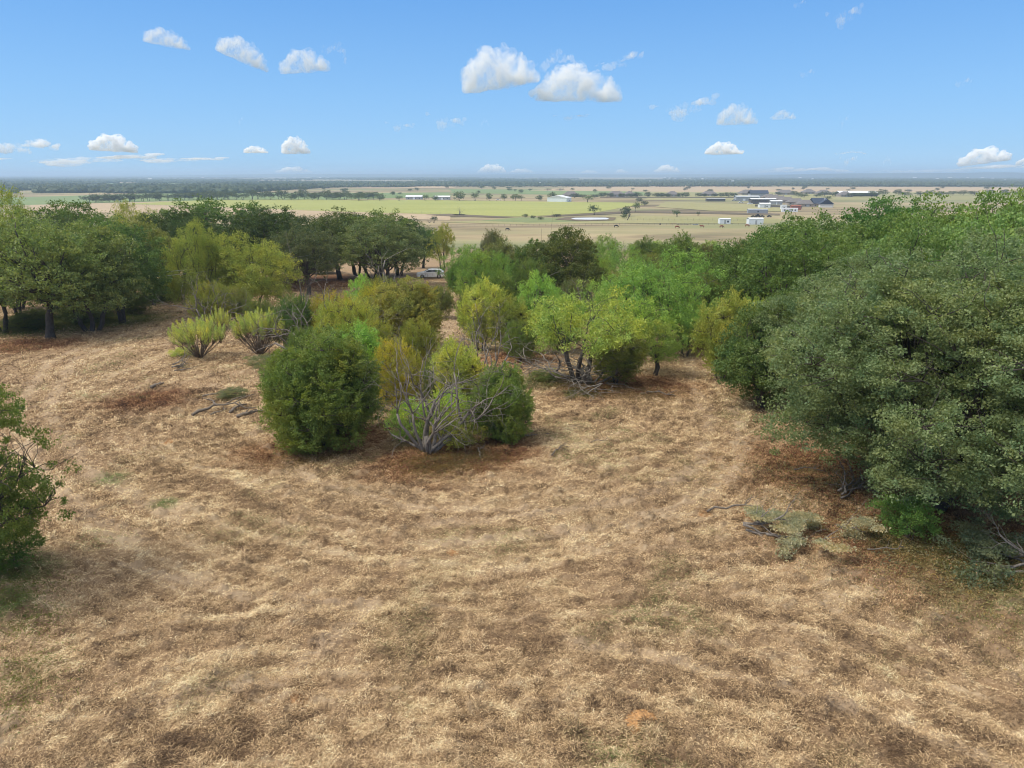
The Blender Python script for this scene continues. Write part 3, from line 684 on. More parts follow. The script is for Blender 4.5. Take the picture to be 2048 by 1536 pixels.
# --- left-hand oaks
veg('oak_mid_c', 75, 63, 428, 260, Q, 'grey green oak with two dark trunks at the left edge', (0.227, 0.281, 0.103), rot=.3)
veg('oak_mid_a', -20, 66, 440, 160, Q, 'grey green oak leaning in from the left edge behind the near dark trunks', (0.227, 0.281, 0.103))
veg('elm_low', 10, 84, 384, 150, 'elm_tree', 'tallest yellow green tree rising above the oaks at the left edge', (0.318, 0.374, 0.077))
veg('oak_mid_b', 165, 67, 450, 205, Q, 'grey green oak right of the two trunked oak on the left', (0.227, 0.271, 0.103))
veg('oak_mid_b', 225, 72, 438, 190, Q, 'dark oak with foliage drooping near the ground, left of the single trunk oak', (0.136, 0.208, 0.068))
veg('oak_mid_a', 150, 90, 406, 170, Q, 'dark green oak topping the left wood behind the grey green oak', (0.136, 0.198, 0.061))
veg('oak_mid_c', 292, 86, 440, 140, Q, 'brownish green oak on one straight dark trunk beside the grassy path', (0.227, 0.239, 0.077))
veg('elm_low', 275, 112, 408, 120, 'elm_tree', 'yellow green round tree behind the brownish oak on the left', (0.364, 0.374, 0.068))
veg('oak_mid_b', 345, 108, 424, 150, Q, 'dark oak between the yellow green round tree and the wide oak', T_DOAK)
veg('oak_mid_b', 440, 112, 402, 220, Q, 'wide dark oak with the highest top in the middle of the left wood', (0.125, 0.198, 0.061))
veg('oak_mid_a', 545, 104, 416, 170, Q, 'dark oak to the right of the highest oak of the left wood', T_DOAK)
veg('oak_mid_c', 610, 96, 450, 140, Q, 'grey green oak behind the pale dead trunk', T_GREY)
veg('oak_mid_c', 675, 116, 420, 165, Q, 'dark oak on a slim trunk standing over bare brown ground', T_OAK)
veg('oak_mid_b', 745, 118, 425, 160, Q, 'dark oak between the slim trunked oak and the grey green oak by the car', (0.160, 0.218, 0.068))
veg('oak_mid_a', 766, 106, 438, 165, Q, 'grey green broad oak just left of the white car', (0.181, 0.218, 0.095))
veg('oak_mid_c', 845, 142, 450, 85, Q, 'deep green oak at the right end of the left wood, behind the car', (0.114, 0.187, 0.061))
veg('elm_low', 398, 80, 445, 150, 'mesquite', 'yellow green mesquite, the taller left half of the wide pair before the dark oaks', T_YG)
veg('elm_low', 500, 81, 470, 175, 'mesquite', 'yellow green mesquite, the wider right half of the pair before the dark oaks', (0.354, 0.392, 0.074))
veg('mesquite_c', 928, 112, 490, 90, 'mesquite', 'green mesquite with leaning dark trunk right behind the white car', (0.209, 0.346, 0.086))
veg('mesquite_c', 884, 135, 448, 55, 'mesquite', 'slim yellow green mesquite against the brown pasture', (0.310, 0.341, 0.088))
veg('bush_c', 925, 92, 520, 75, 'elm_bush', 'dark green bush right of the leaning mesquite', (0.151, 0.260, 0.057), 'bush')
veg('bush_c', 975, 84, 505, 120, 'elm_bush', 'bright and dark green bush left of the rounded dark oak', (0.227, 0.346, 0.071), 'bush')
veg('bush_b', 1010, 98, 480, 90, 'elm_bush', 'grey green bush with bare twigs against the brown pasture', (0.209, 0.234, 0.101), 'bush')
veg('bush_c', 985, 120, 462, 55, 'elm_bush', 'grey bush standing alone against the pasture above the thicket', (0.170, 0.173, 0.086), 'bush')
veg('oak_low', 1130, 80, 460, 165, Q, 'rounded dark oak in the middle of the picture above the lime mesquite', (0.123, 0.148, 0.043), rot=2.2)
veg('oak_low', 1060, 86, 482, 90, Q, 'dark green oak at the left shoulder of the rounded middle oak', (0.123, 0.190, 0.051))
# thicket beyond the middle
_th = [(1215, 110, 470, 90, 'mesquite_b', (0.217, 0.341, 0.088), 'mesquite', 'grey green mesquite right of the rounded middle oak'),
       (1245, 98, 490, 110, 'mesquite_a', (0.217, 0.355, 0.075), 'mesquite', 'fresh green mesquite in the thicket below the pond'),
       (1290, 118, 478, 70, 'bush_b', (0.155, 0.213, 0.062), 'bush', 'pointed dark green bush in the thicket left of the feathery one'),
       (1355, 104, 470, 85, 'bush_b', (0.171, 0.241, 0.050), 'bush', 'feathery dark green bush standing highest in the thicket'),
       (1400, 112, 488, 80, 'bush_c', (0.202, 0.170, 0.062), 'bush', 'reddish brown green bush in the thicket'),
       (1430, 122, 482, 80, 'mesquite_c', (0.232, 0.369, 0.088), 'mesquite', 'bright green mesquite at the right end of the thicket'),
       (1465, 95, 505, 90, 'oak_low', (0.109, 0.156, 0.044), 'live_oak', 'dark low oak joining the thicket to the right hand wood'),
       (1320, 128, 482, 90, 'mesquite_c', (0.217, 0.355, 0.088), 'mesquite', 'light green mesquite at the back of the thicket'),
       (1180, 128, 478, 60, 'mesquite_c', (0.202, 0.270, 0.100), 'mesquite', 'pale green mesquite peeping out behind the rounded middle oak'),
       (1370, 88, 525, 110, 'mesquite_a', (0.217, 0.327, 0.075), 'mesquite', 'green mesquite filling the gap behind the big middle mesquite'),
       (1230, 84, 545, 90, 'bush_c', (0.232, 0.284, 0.062), 'bush', 'olive bush below the thicket left of the big mesquite'),
       (1405, 76, 545, 90, 'bush_c', (0.186, 0.199, 0.062), 'bush', 'brown olive bush at the foot of the right hand wood'),
       (1195, 104, 515, 60, 'bush_c', (0.264, 0.312, 0.062), 'bush', 'yellow green bush right beside the rounded middle oak'),
       (1500, 104, 478, 90, 'bush_c', (0.171, 0.185, 0.056), 'bush', 'dull green bush behind the left tip of the right hand wood'),
       (1290, 100, 508, 90, 'bush_c', (0.202, 0.241, 0.075), 'bush', 'olive bush in the middle of the thicket')]
for px, Y, top, w, k, c, nm, lb in _th: veg(k, px, Y, top, w, nm if nm != 'bush' else 'elm_bush', lb, c, 'bush' if nm == 'bush' else 'tree', 'thicket below the pasture')
for px, Y, top, w, k, c, lb in [(248, 80, 452, 110, 'oak_mid_b', (.09, .125, .055), 'dark oak filling the gap before the single trunk oak on the left'), (110, 78, 432, 150, 'oak_mid_b', (.11, .15, .07), 'grey green oak deep in the left wood behind the two trunked one'),
        (385, 100, 436, 110, 'oak_mid_b', (.08, .12, .05), 'dark oak closing the row behind the yellow green pair'), (500, 108, 424, 130, 'oak_mid_b', (.09, .13, .06), 'dark oak behind the right half of the yellow green pair'),
        (580, 112, 428, 120, 'oak_mid_b', (.08, .115, .05), 'dark low branched oak right behind the pale bare trunk'), (710, 124, 428, 120, 'oak_mid_b', (.085, .125, .055), 'dark low branched oak behind the slim trunked one'),
        (795, 124, 436, 130, 'oak_mid_b', (.08, .12, .055), 'dark low branched oak beyond the white car roof'), (20, 74, 470, 120, 'oak_mid_b', (.10, .14, .065), 'grey green low branched oak at the very left edge')]:
    veg(k, px, Y, top, w, Q, lb, c)
for px, Y, top, w, lb in [(60, 68, 622, 90, 'low brush under the grey green oaks at the left edge'), (170, 72, 610, 90, 'low brush between the dark trunks of the left wood'), (330, 90, 560, 90, 'low brush right of the single trunk oak'), (262, 78, 588, 70, 'low brush beside the single trunk oak'), (640, 128, 520, 80, 'low brush behind the slim trunked oak')]:
    veg('bush_c', px, Y, top, w, 'brush', lb, (.13, .17, .06), 'brush', 'low brush under the left wood')
# --- middle mesquites
veg('mesquite_a', 1165, 45.7, 575, 255, 'mesquite', 'lime yellow mesquite with dark crooked trunk at the edge of the clearing', (0.36, 0.45, 0.095), rot=.5)
veg('elm_low', 1325, 58, 506, 245, 'mesquite', 'biggest fresh green mesquite, behind and right of the lime one', (0.232, 0.398, 0.106), rot=2.6)
veg('mesquite_c', 1315, 48, 640, 120, 'mesquite', 'low grey green mesquite leaning over the track right of the lime one', (0.264, 0.355, 0.094))
veg('mesquite_a', 1265, 53, 585, 150, 'mesquite', 'green mesquite squeezed between the lime and the biggest mesquite', (0.310, 0.469, 0.088))
veg('bush_b', 1237, 45, 668, 105, 'elm_bush', 'small brownish green bush in front of the lime mesquite', (0.186, 0.213, 0.056), 'bush')
veg('mesquite_c', 1070, 60, 545, 100, 'mesquite', 'vivid green mesquite with twisted dark stems, left of the lime one', (0.217, 0.469, 0.069))
veg('mesquite_c', 720, 68, 550, 60, 'mesquite', 'small vivid green tree poking up behind the olive bushes', (0.295, 0.540, 0.075))
# --- centre bushes
veg('bush_b', 965, 57, 560, 85, 'elm_bush', 'tall yellow bush left of the vivid green mesquite', (0.548, 0.541, 0.075), 'bush')
veg('bush_b', 1015, 55, 585, 85, 'elm_bush', 'darker olive bush touching the tall yellow bush', (0.322, 0.360, 0.083), 'bush')
veg('bush_a', 800, 57, 562, 150, 'elm_bush', 'broad rust tinged olive bush right of the small vivid tree', (0.322, 0.315, 0.093), 'bush')
veg('bush_c', 845, 60, 580, 60, 'elm_bush', 'olive bush at the right flank of the broad rust tinged bush', (0.322, 0.343, 0.083), 'bush')
veg('bush_c', 755, 60, 570, 90, 'elm_bush', 'yellow olive bush at the left flank of the broad rust tinged bush', (0.454, 0.433, 0.083), 'bush')
veg('bush_c', 690, 50, 598, 130, 'elm_bush', 'yellow olive bush above the biggest dark bush', (0.436, 0.433, 0.083), 'bush')
veg('bush_c', 660, 57, 585, 90, 'elm_bush', 'orange tinged bush behind the yellow olive one', (0.416, 0.360, 0.083), 'bush')
veg('bush_b', 715, 41, 650, 100, 'elm_bush', 'bright green bush just behind the biggest dark bush', (0.246, 0.486, 0.083), 'bush')
veg('bush_a', 642, 33.5, 664, 222, 'cedar_bush', 'biggest dark green bush with yellow left side, foliage down to the grass', (0.189, 0.252, 0.067), 'bush', rot=.2)
veg('bush_b', 700, 34.6, 690, 90, 'cedar_bush', 'grey green bush with fine dead sprays against the right side of the biggest dark bush', (0.115, 0.156, 0.061), 'bush')
veg('bush_b', 580, 34.3, 735, 90, 'cedar_bush', 'yellow green bush grown against the left side of the biggest dark bush', (0.378, 0.415, 0.067), 'bush')
veg('bush_c', 790, 38.5, 680, 110, 'elm_bush', 'orange and olive bush behind the dead grey tree', (0.454, 0.415, 0.083), 'bush')
veg('bush_b', 915, 38.0, 682, 95, 'elm_bush', 'yellow bush behind the right side of the dead grey tree', (0.548, 0.505, 0.075), 'bush')
veg('bush_a', 998, 33.5, 735, 120, 'cedar_bush', 'dark green upright bush right of the dead grey tree', (0.209, 0.288, 0.067), 'bush', rot=1.4)
veg('shrub', 912, 32.2, 835, 95, 'shrub', 'thin brownish green shrub at the foot of the dead grey tree', (0.322, 0.343, 0.083), 'shrub')
veg('shrub', 830, 33.2, 800, 95, 'shrub', 'lime shoots sprouting at the left foot of the dead grey tree', (0.454, 0.595, 0.083), 'shrub')
veg('shrub', 905, 34.5, 780, 90, 'shrub', 'lime shoots growing up through the dead grey tree', (0.454, 0.576, 0.083), 'shrub')
veg('bush_c', 588, 56, 592, 90, 'elm_bush', 'dark green bush tangled in the dead branches on the left', (0.133, 0.216, 0.067), 'bush')
veg('bush_c', 425, 68, 565, 85, 'elm_bush', 'olive bush before the yellow green pair of mesquites', (0.303, 0.306, 0.083), 'bush')
_fs = [(835, 50, 640, 80, 'bush_c', (0.317, 0.343, 0.081), 'olive bush with thin top beside the gap path, behind the dead grey tree'), (745, 47, 640, 90, 'bush_c', (0.342, 0.355, 0.094), 'straw tinged olive bush over the bright green one'),
       (690, 44, 650, 80, 'bush_b', (0.268, 0.343, 0.081), 'olive green spire behind the biggest dark bush'), (610, 46, 655, 80, 'bush_c', (0.171, 0.241, 0.081), 'green bush behind the left shoulder of the biggest dark bush'),
       (645, 62, 610, 80, 'bush_c', (0.244, 0.292, 0.094), 'olive bush in the back of the left dead branches'), (900, 44, 680, 60, 'bush_b', (0.366, 0.393, 0.081), 'yellow spire behind the yellow bush at the dead grey tree'),
       (870, 41, 715, 70, 'bush_c', (0.207, 0.279, 0.081), 'green bush filling the heart of the dead grey tree'), (1040, 52, 640, 70, 'bush_c', (0.195, 0.266, 0.081), 'green bush at the foot of the darker olive bush'),
       (945, 64, 575, 70, 'bush_c', (0.244, 0.305, 0.081), 'olive bush behind the tall yellow bush'), (880, 75, 572, 60, 'bush_c', (0.220, 0.254, 0.094), 'dull bush at the far end of the gap path'),
       (1120, 56, 590, 90, 'bush_c', (0.244, 0.381, 0.094), 'green bush behind the left half of the lime mesquite'), (1210, 62, 560, 110, 'mesquite_a', (0.293, 0.457, 0.121), 'pale green mesquite behind the top of the lime mesquite'),
       (1375, 55, 600, 90, 'mesquite_c', (0.268, 0.431, 0.134), 'green mesquite overhanging the track bend'), (1420, 60, 560, 80, 'bush_c', (0.207, 0.254, 0.081), 'olive bush at the track bend behind the yellow green bush'),
       (765, 64, 556, 80, 'bush_c', (0.293, 0.279, 0.094), 'brown tinged bush behind the forked dead tree foot'), (520, 64, 600, 60, 'bush_c', (0.183, 0.228, 0.081), 'dull green bush behind the right broom shrub'),
       (1000, 76, 545, 80, 'bush_b', (0.195, 0.279, 0.067), 'green spires between the middle oak and the tall yellow bush'), (1060, 74, 520, 90, 'bush_c', (0.159, 0.228, 0.067), 'dark green bush left under the rounded middle oak'),
       (470, 72, 575, 70, 'bush_c', (0.244, 0.266, 0.094), 'olive brown bush below the wide pair of mesquites'), (1150, 72, 560, 80, 'bush_c', (0.171, 0.203, 0.081), 'dull bush under the rounded middle oak')]
for px, Y, top, w, k, c, lb in _fs: veg(k, px, Y, top, w, 'mesquite' if 'mesq' in k else 'elm_bush', lb, c, 'tree' if 'mesq' in k else 'bush', 'plants of the central thicket')
# --- broom shrubs
LB = (.50, .56, .20)
veg('plume_a', 395, 53.5, 636, 112, 'broom_shrub', 'leftmost and widest lime plumed broom shrub on bare stems', LB, 'shrub')
veg('plume_b', 437, 60, 613, 44, 'broom_shrub', 'narrow lime plumed shrub behind the widest broom shrub', LB, 'shrub')
veg('plume_c', 515, 54, 618, 100, 'broom_shrub', 'lime plumed broom shrub next to the dark tangled bush', LB, 'shrub')
veg('shrub', 370, 54.5, 706, 55, 'shrub', 'low lime tuft left of the broom shrub stems', (0.512, 0.511, 0.150), 'shrub', hmin=.7)
veg('shrub', 520, 50.5, 710, 70, 'shrub', 'low grey green weeds in front of the broom shrub', (0.248, 0.241, 0.138), 'shrub', hmin=.7)
veg('shrub', 545, 47, 722, 60, 'shrub', 'low grey weeds left of the biggest dark bush', (0.264, 0.241, 0.138), 'shrub', hmin=.7)
veg('shrub', 1090, 46.8, 752, 70, 'shrub', 'low grey green weeds left of the lime mesquite trunk', (0.232, 0.284, 0.100), 'shrub', hmin=.6)
veg('shrub', 1820, 23.3, 1000, 120, 'shrub', 'small bright green sapling under the edge of the huge oak', (0.155, 0.270, 0.050), 'shrub')
veg('shrub', 470, 41.5, 785, 60, 'shrub', 'grey weeds growing through the fallen branches', (0.264, 0.227, 0.125), 'shrub', hmin=.6)
veg('shrub', 25, 21.5, 1060, 120, 'shrub', 'dark green shrub below the near oak at the left edge', (0.109, 0.185, 0.037), 'shrub')
# --- dead trees
DG = 'dead_tree'
veg('dead_a', 850, 31.8, 682, 250, DG, 'dead grey tree with a wide fan of bare branches in front of the bushes', cat='dead tree', rot=.6)
veg('dead_b', 965, 43.5, 596, 190, DG, 'dead grey tree leaning in the gap between the yellow bushes', cat='dead tree', rot=2.1)
veg('dead_b', 612, 50, 562, 220, DG, 'dead grey tree sprawling over the dark tangled bush', cat='dead tree', rot=4.0)
veg('dead_c', 770, 72, 503, 100, DG, 'forked dead tree standing above the rust tinged bush', cat='dead tree', rot=1.0)
veg('snag', 600, 82, 478, 55, DG, 'pale bare trunk before the grey green oak', cat='dead tree', rot=.2)
veg('dead_b', 1150, 68, 560, 130, DG, 'dead twiggy tree under the rounded middle oak', cat='dead tree', rot=5.0)
veg('dead_b', 420, 66, 545, 130, DG, 'dead grey branches over the olive bush on the left', cat='dead tree', rot=1.5)
veg('snag', 1082, 84, 442, 45, DG, 'bare forked snag against the pasture, left of the middle oak', cat='dead tree', rot=2.5)
veg('dead_c', 1075, 62, 545, 60, DG, 'dark bare stems inside the vivid green mesquite', cat='dead tree', rot=.3)
veg('dead_a', 1180, 45.0, 690, 240, DG, 'low dead limbs spreading round the lime mesquite trunk', cat='dead tree', rot=3.3)
veg('dead_b', 905, 108, 548, 60, DG, 'fallen grey limbs at the foot of the leaning mesquite by the car', cat='dead tree', rot=3.0)

# ------------------------------------------------------------------ brush, fallen branches, litter
def brush(px, py, w, seed, label, leafcol, lean=.0, leafn=2600):
    rnd = random.Random(seed); rg = np.random.default_rng(seed); x, y = on_ground(px, py); mb = MB(); tips = []
    P = dict(levels=3, kids=(4, 3, 2), gnarl=.15, up=(-.02, -.03, -.04), angle=(.3, .9), len=(.5, .8), taper=.5)
    for k in range(5):
        a = lean+rnd.gauss(0, .5); grow(mb, rnd, Vector((-w*.35*math.cos(lean)+rnd.gauss(0, .15), -w*.35*math.sin(lean)+rnd.gauss(0, .2), .15+.10*k)), Vector((math.cos(a), math.sin(a), .05)), w*.45*rnd.uniform(.6, 1.2), .05, 0, P, tips)
    r = empty('brush_pile', (x, y, gz(x, y))); tag(r, label, 'brush')
    mb.build('branches', GREYBARK, r, True)
    c = np.array([t_[0] for t_ in tips if t_[2] >= 1]); c = c[rg.integers(0, len(c), leafn)]+rg.normal(0, .14, (leafn, 3)); c[:, 2] = np.minimum(np.abs(c[:, 2]), .9)*.75+.06
    o = link('leaves', leaves_mesh('leaves', c, .085, .5, rg, rg.random(leafn)*.6), r); o.color = (*leafcol, 1)
brush(1585, 1066, 4.6, 5, 'cut branch with pale curled leaves lying on the straw left of the huge oak', (.42, .39, .28), .1, 12000)
brush(1990, 1125, 3.0, 6, 'heap of cut grey green brush at the right edge under the huge oak', (.15, .18, .11), 2.4, 6000)
brush(375, 742, 2.6, 7, 'small heap of dry sticks at the foot of the widest broom shrub', (.30, .26, .16), .4, 250)
brush(1700, 990, 3.0, 8, 'dead brush lying against the lower left of the huge oak', (.16, .15, .09), .8, 700)
STICK = bark_mat('old_branch_wood', (.07, .055, .045), (.26, .215, .17), 14)
def stick(px, py, ang, L, r, label, seed, grp='fallen branches on the clearing', cat='branch'):
    rnd = random.Random(seed); x, y = on_ground(px, py); mb = MB(); a = Vector((-math.cos(ang)*L/2, -math.sin(ang)*L/2, r)); b = Vector((math.cos(ang)*L/2, math.sin(ang)*L/2, r*1.5))
    pts = curve_pts(a, b, rnd, .03, .10, 7); mb.tube(pts, [r*(1.1-.1*i)*rnd.uniform(.85, 1.1) for i in range(8)], 6)
    for k in range(2):
        q = pts[rnd.randint(2, 5)]; e = q+Vector((math.cos(ang+rnd.choice((-1, 1))*.8), math.sin(ang+.8), .25))*L*.3
        mb.tube(curve_pts(q, e, rnd, 0, .1, 3), [r*.5, r*.42, r*.3, r*.18], 4)
    o = mb.build('fallen_branch', STICK, None, True, (x, y, gz(x, y)+.05)); tag(o, label, cat, grp)
stick(450, 828, .35, 3.45, 0.088, 'longest grey branch of the broken ones left of the biggest dark bush', 1)
stick(437, 824, 1.3, 1.38, 0.075, 'short pale branch crossing the longest grey branch', 2)
stick(478, 822, 1.2, 1.38, 0.106, 'thick short log right of the crossed branches', 3)
stick(505, 832, .7, 1.72, 0.106, 'pale brown log lying nearest to the biggest dark bush', 4)
stick(423, 812, 2.2, 1.84, 0.062, 'dark curved branch at the left end of the broken branches', 5)
stick(440, 797, .05, 2.07, 0.050, 'thin dark stick lying behind the broken branches', 6)
stick(470, 792, .0, 1.38, 0.044, 'thinnest dark stick farthest behind the broken branches', 7)
stick(316, 776, 1.0, 0.92, 0.125, 'black charred stump piece on the slope left of the broken branches', 8)
stick(1065, 872, .1, 1.72, 0.050, 'dark stick on the straw right of the upright bush', 9)
stick(955, 905, 1.8, 1.84, 0.044, 'bent grey stick leaning out of the bush at the dead tree', 10)
stick(1120, 905, .9, 1.38, 0.037, 'small grey stick on the straw below the upright bush', 11)
stick(1200, 887, .1, 1.03, 0.031, 'short dark twig alone in the open straw', 12)
stick(1320, 795, -.4, 2.53, 0.062, 'dark fallen limb beside the low grey green mesquite', 13)
stick(1620, 945, -.2, 1.38, 0.037, 'thin stick at the left rim of the leaf litter', 14)
stick(1770, 1100, .1, 1.38, 0.025, 'pale twig on the litter left of the brush heap', 15)
stick(1700, 1062, -.6, 1.03, 0.044, 'broken yellow branch beside the cut leafy branch', 16)
stick(1480, 1035, -.25, 2.53, 0.044, 'long grey limb sticking out left from the cut leafy branch', 17)
def scatter(name, spots, n, size, col, label, cat, aspect=.6, seed=3, h=.05):
    rg = np.random.default_rng(seed); C = []
    for px, py, r in spots:
        x, y = on_ground(px, py); k = n//len(spots)
        p = rg.normal(0, .5, (k, 2))*r+np.array([x, y]); C.append(p)
    C = np.vstack(C); z = zt(C[:, 0], C[:, 1])+relief(C[:, 0], C[:, 1])+rg.random(len(C))*h+.01
    o = link(name, leaves_mesh(name, np.column_stack([C, z]), size, aspect, rg, rg.random(len(C)))); o.color = (*col, 1)
    tag(o, label, cat, kind='stuff')
scatter('leaf_litter', [(1650, 990, 3.2), (1800, 1110, 4), (1950, 1150, 3.5), (1600, 950, 2.2), (2040, 1130, 3.5), (1720, 1060, 3), (1700, 960, 3)], 30000, .075, (.27, .24, .15), 'pale fallen leaves and chips strewn under the huge oak', 'leaf litter')
scatter('undergrowth', [(30, 660, 6), (120, 650, 6), (210, 640, 6), (270, 605, 6), (90, 640, 5), (350, 590, 6), (170, 620, 5)], 60000, .16, (.12, .155, .05), 'low green grass and weeds under the oaks on the left', 'undergrowth', .2, 7, .35)
scatter('undergrowth', [(20, 1150, 1.2), (5, 1200, 1.3), (70, 1240, 1.0), (60, 1180, 1.2), (60, 1340, 1.2), (20, 1420, 1.5)], 5000, .09, (.15, .19, .06), 'green grass around the near oak at the left edge', 'undergrowth', .2, 8, .12)
scatter('undergrowth', [(1120, 770, 2), (1200, 785, 2), (1300, 790, 2.5), (1390, 700, 3), (1500, 790, 2), (900, 925, 1.6), (850, 935, 1.6), (960, 915, 1.8), (620, 910, 2)], 26000, .10, (.19, .15, .075), 'dry brown weeds round the feet of the middle bushes', 'undergrowth', .2, 9, .25)
# orange soil mound
mb = MB(); rnd = random.Random(3); x0, y0 = on_ground(1280, 1440)
n = 26; V = []; F = []
for i in range(n):
    for j in range(n):
        u = (i/(n-1)-.5)*2; w = (j/(n-1)-.5)*2; d = math.hypot(u, w)
        V.append((u*.42, w*.36, max(-.05, .13*(1-d*d) + .05*(float(vn2(u*6+w*3, w*14, 3))-.5)*(d < 1)+.02)))
for i in range(n-1):
    for j in range(n-1): F.append((i*n+j, (i+1)*n+j, (i+1)*n+j+1, i*n+j+1))
mb.add(V, F); o = mb.build('soil_mound', simple('orange_earth', (.46, .25, .10), .95, .45, 14, 0, .8), None, False, (x0, y0, gz(x0, y0)+.01)); o.rotation_euler.z = .3
tag(o, 'small mound of orange earth pushed up through the straw near the bottom', 'mound')

# ------------------------------------------------------------------ car
WHITE = simple('white_car_paint', (.88, .88, .89), .25, .02); GLASS = simple('dark_car_glass', (.03, .035, .04), .08, .1); TYRE = simple('tyre_rubber', (.03, .03, .03), .8); ALLOY = simple('alloy', (.45, .45, .46), .35, .1, 3, .8)
REDL = simple('tail_lamp_red', (.4, .03, .02), .3); LAMPG = simple('headlamp_glass', (.7, .72, .75), .15)
def build_car(px, Y, rz):
    x = x_at(px, Y, gz(0, Y)); r = empty('parked_car', (x, Y, gz(x, Y)+.02), rz)
    tag(r, 'white estate car parked in the shade between the broad oak and the leaning mesquite', 'car')
    # side profile (x forward negative = front on the left)
    low = [(-2.32, .42), (-2.38, .62), (-2.30, .80), (-1.5, .98), (-1.15, 1.03), (1.9, 1.08), (2.22, 1.0), (2.32, .75), (2.30, .40), (2.1, .28), (-2.1, .26)]
    def extr(mb, prof, hw, hw2=None):
        n = len(prof); hw2 = hw2 or [hw]*n
        V = [(p[0], -hw2[i], p[1]) for i, p in enumerate(prof)]+[(p[0], hw2[i], p[1]) for i, p in enumerate(prof)]
        F = [tuple(range(n)), tuple(range(2*n-1, n-1, -1))]+[(i, n+i, n+(i+1) % n, (i+1) % n) for i in range(n)]; mb.add(V, F)
    b = MB(); extr(b, low, .9, [.86, .86, .88, .90, .91, .91, .88, .87, .88, .89, .89])
    roof = [(-1.15, 1.03), (-.42, 1.44), (.1, 1.50), (1.4, 1.47), (1.75, 1.40), (2.12, 1.07)]
    extr(b, roof, .8, [.86, .70, .68, .68, .70, .84])
    bo = b.build('body', WHITE, r); md = bo.modifiers.new('bevel', 'BEVEL'); md.width = .05; md.segments = 2
    for s in (-1, 1):
        g = MB()
        for q in ([(-.88, 1.09), (-.34, 1.38), (.2, 1.42), (.25, 1.10)], [(.33, 1.10), (.28, 1.42), (1.05, 1.42), (1.15, 1.11)], [(1.23, 1.11), (1.13, 1.41), (1.5, 1.38), (1.82, 1.14)]):
            V = [(a, s*(.875-(c-1.05)*.42+.012), c) for a, c in q]; V2 = [(a, v[1]-s*.05, c) for (a, c), v in zip(q, V)]
            g.add(V+V2, [(0, 1, 2, 3), (7, 6, 5, 4), (0, 4, 5, 1), (1, 5, 6, 2), (2, 6, 7, 3), (3, 7, 4, 0)])
        g.build('window', GLASS, r)
        for wx in (-1.42, 1.38):
            w = MB(); w.tube([(wx, s*.72, .34), (wx, s*.90, .34), (wx, s*.925, .34)], [.34, .34, .30], 20); wo = w.build('wheel', TYRE, r)
            k = MB(); k.tube([(wx, s*.91, .34), (wx, s*.94, .34)], [.22, .19], 12); k.build('rim', ALLOY, wo)
        h = MB().box(-2.37, -2.12, s*.62-.16, s*.62+.16, .66, .80); h.build('headlight', LAMPG, r)
        h = MB().box(2.20, 2.335, s*.68-.14, s*.68+.14, .80, 1.0); h.build('tail_light', REDL, r)
        MB().box(-.95, -.78, s*.95-.09, s*.95+.09, 1.05, 1.17).build('wing_mirror', WHITE, r)
        for dx in (-.78, .29, 1.2): MB().box(dx, dx+.015, s*.905-.01, s*.905+.012, .38, 1.02).build('door_seam', GLASS, r)
    ws = MB(); ws.add([(-1.08, -.78, 1.085), (-1.08, .78, 1.085), (-.47, .64, 1.435), (-.47, -.64, 1.435), (-1.10, -.78, 1.06), (-1.10, .78, 1.06), (-.45, .64, 1.40), (-.45, -.64, 1.40)], [(0, 3, 2, 1), (4, 5, 6, 7), (0, 1, 5, 4), (1, 2, 6, 5), (2, 3, 7, 6), (3, 0, 4, 7)]); ws.build('windscreen', GLASS, r)
build_car(862, 118.5, .06)

# ------------------------------------------------------------------ cattle
def cow_mesh(mat, graze=True):
    me = bpy.data.meshes.new('cow')
    P = [(0.65, 0, 1.12, .30, .36), (0.15, 0, 1.08, .34, .38), (-.45, 0, 1.12, .30, .34), (-.80, 0, 1.15, .24, .28)]
    V = [p[:3] for p in P]; Rr = [p[3:] for p in P]; E = [(0, 1), (1, 2), (2, 3)]
    def add(p, r, par): V.append(p); Rr.append((r, r)); E.append((par, len(V)-1)); return len(V)-1
    if graze: a = add((1.0, 0, .95), .19, 0); b = add((1.25, 0, .58), .15, a); c = add((1.38, 0, .25), .11, b)
    else: a = add((1.0, 0, 1.35), .19, 0); b = add((1.25, 0, 1.5), .16, a); c = add((1.55, 0, 1.38), .10, b)
    for s in (-1, 1):
        k = add((.6, s*.2, .8), .13, 0); k = add((.6, s*.22, .42), .07, k); add((.6, s*.22, .03), .06, k)
        k = add((-.75, s*.2, .8), .15, 3); k = add((-.85, s*.22, .45), .075, k); add((-.75, s*.22, .03), .06, k)
        add((1.2 if graze else 1.2, s*.2, .68 if graze else 1.58), .05, b)
    k = add((-1.05, 0, 1.1), .05, 3); add((-1.08, 0, .55), .035, k)
    me.from_pydata(V, E, []); o = bpy.data.objects.new('tmp', me); COL.objects.link(o)
    o.modifiers.new('s', 'SKIN'); sb = o.modifiers.new('u', 'SUBSURF'); sb.levels = 1; sb.render_levels = 1
    for i, sv in enumerate(me.skin_vertices[0].data): sv.radius = Rr[i]; sv.use_root = (i == 1)
    dg = bpy.context.evaluated_depsgraph_get(); dg.update(); m2 = bpy.data.meshes.new_from_object(o.evaluated_get(dg)); bpy.data.objects.remove(o)
    m2.materials.clear(); m2.materials.append(mat); return m2
RC = simple('red_cow_coat', (.20, .055, .03), .8, .25, 4); BC = simple('black_cow_coat', (.02, .017, .016), .7)
red_g = cow_mesh(RC); red_s = cow_mesh(RC, False); blk = cow_mesh(BC)
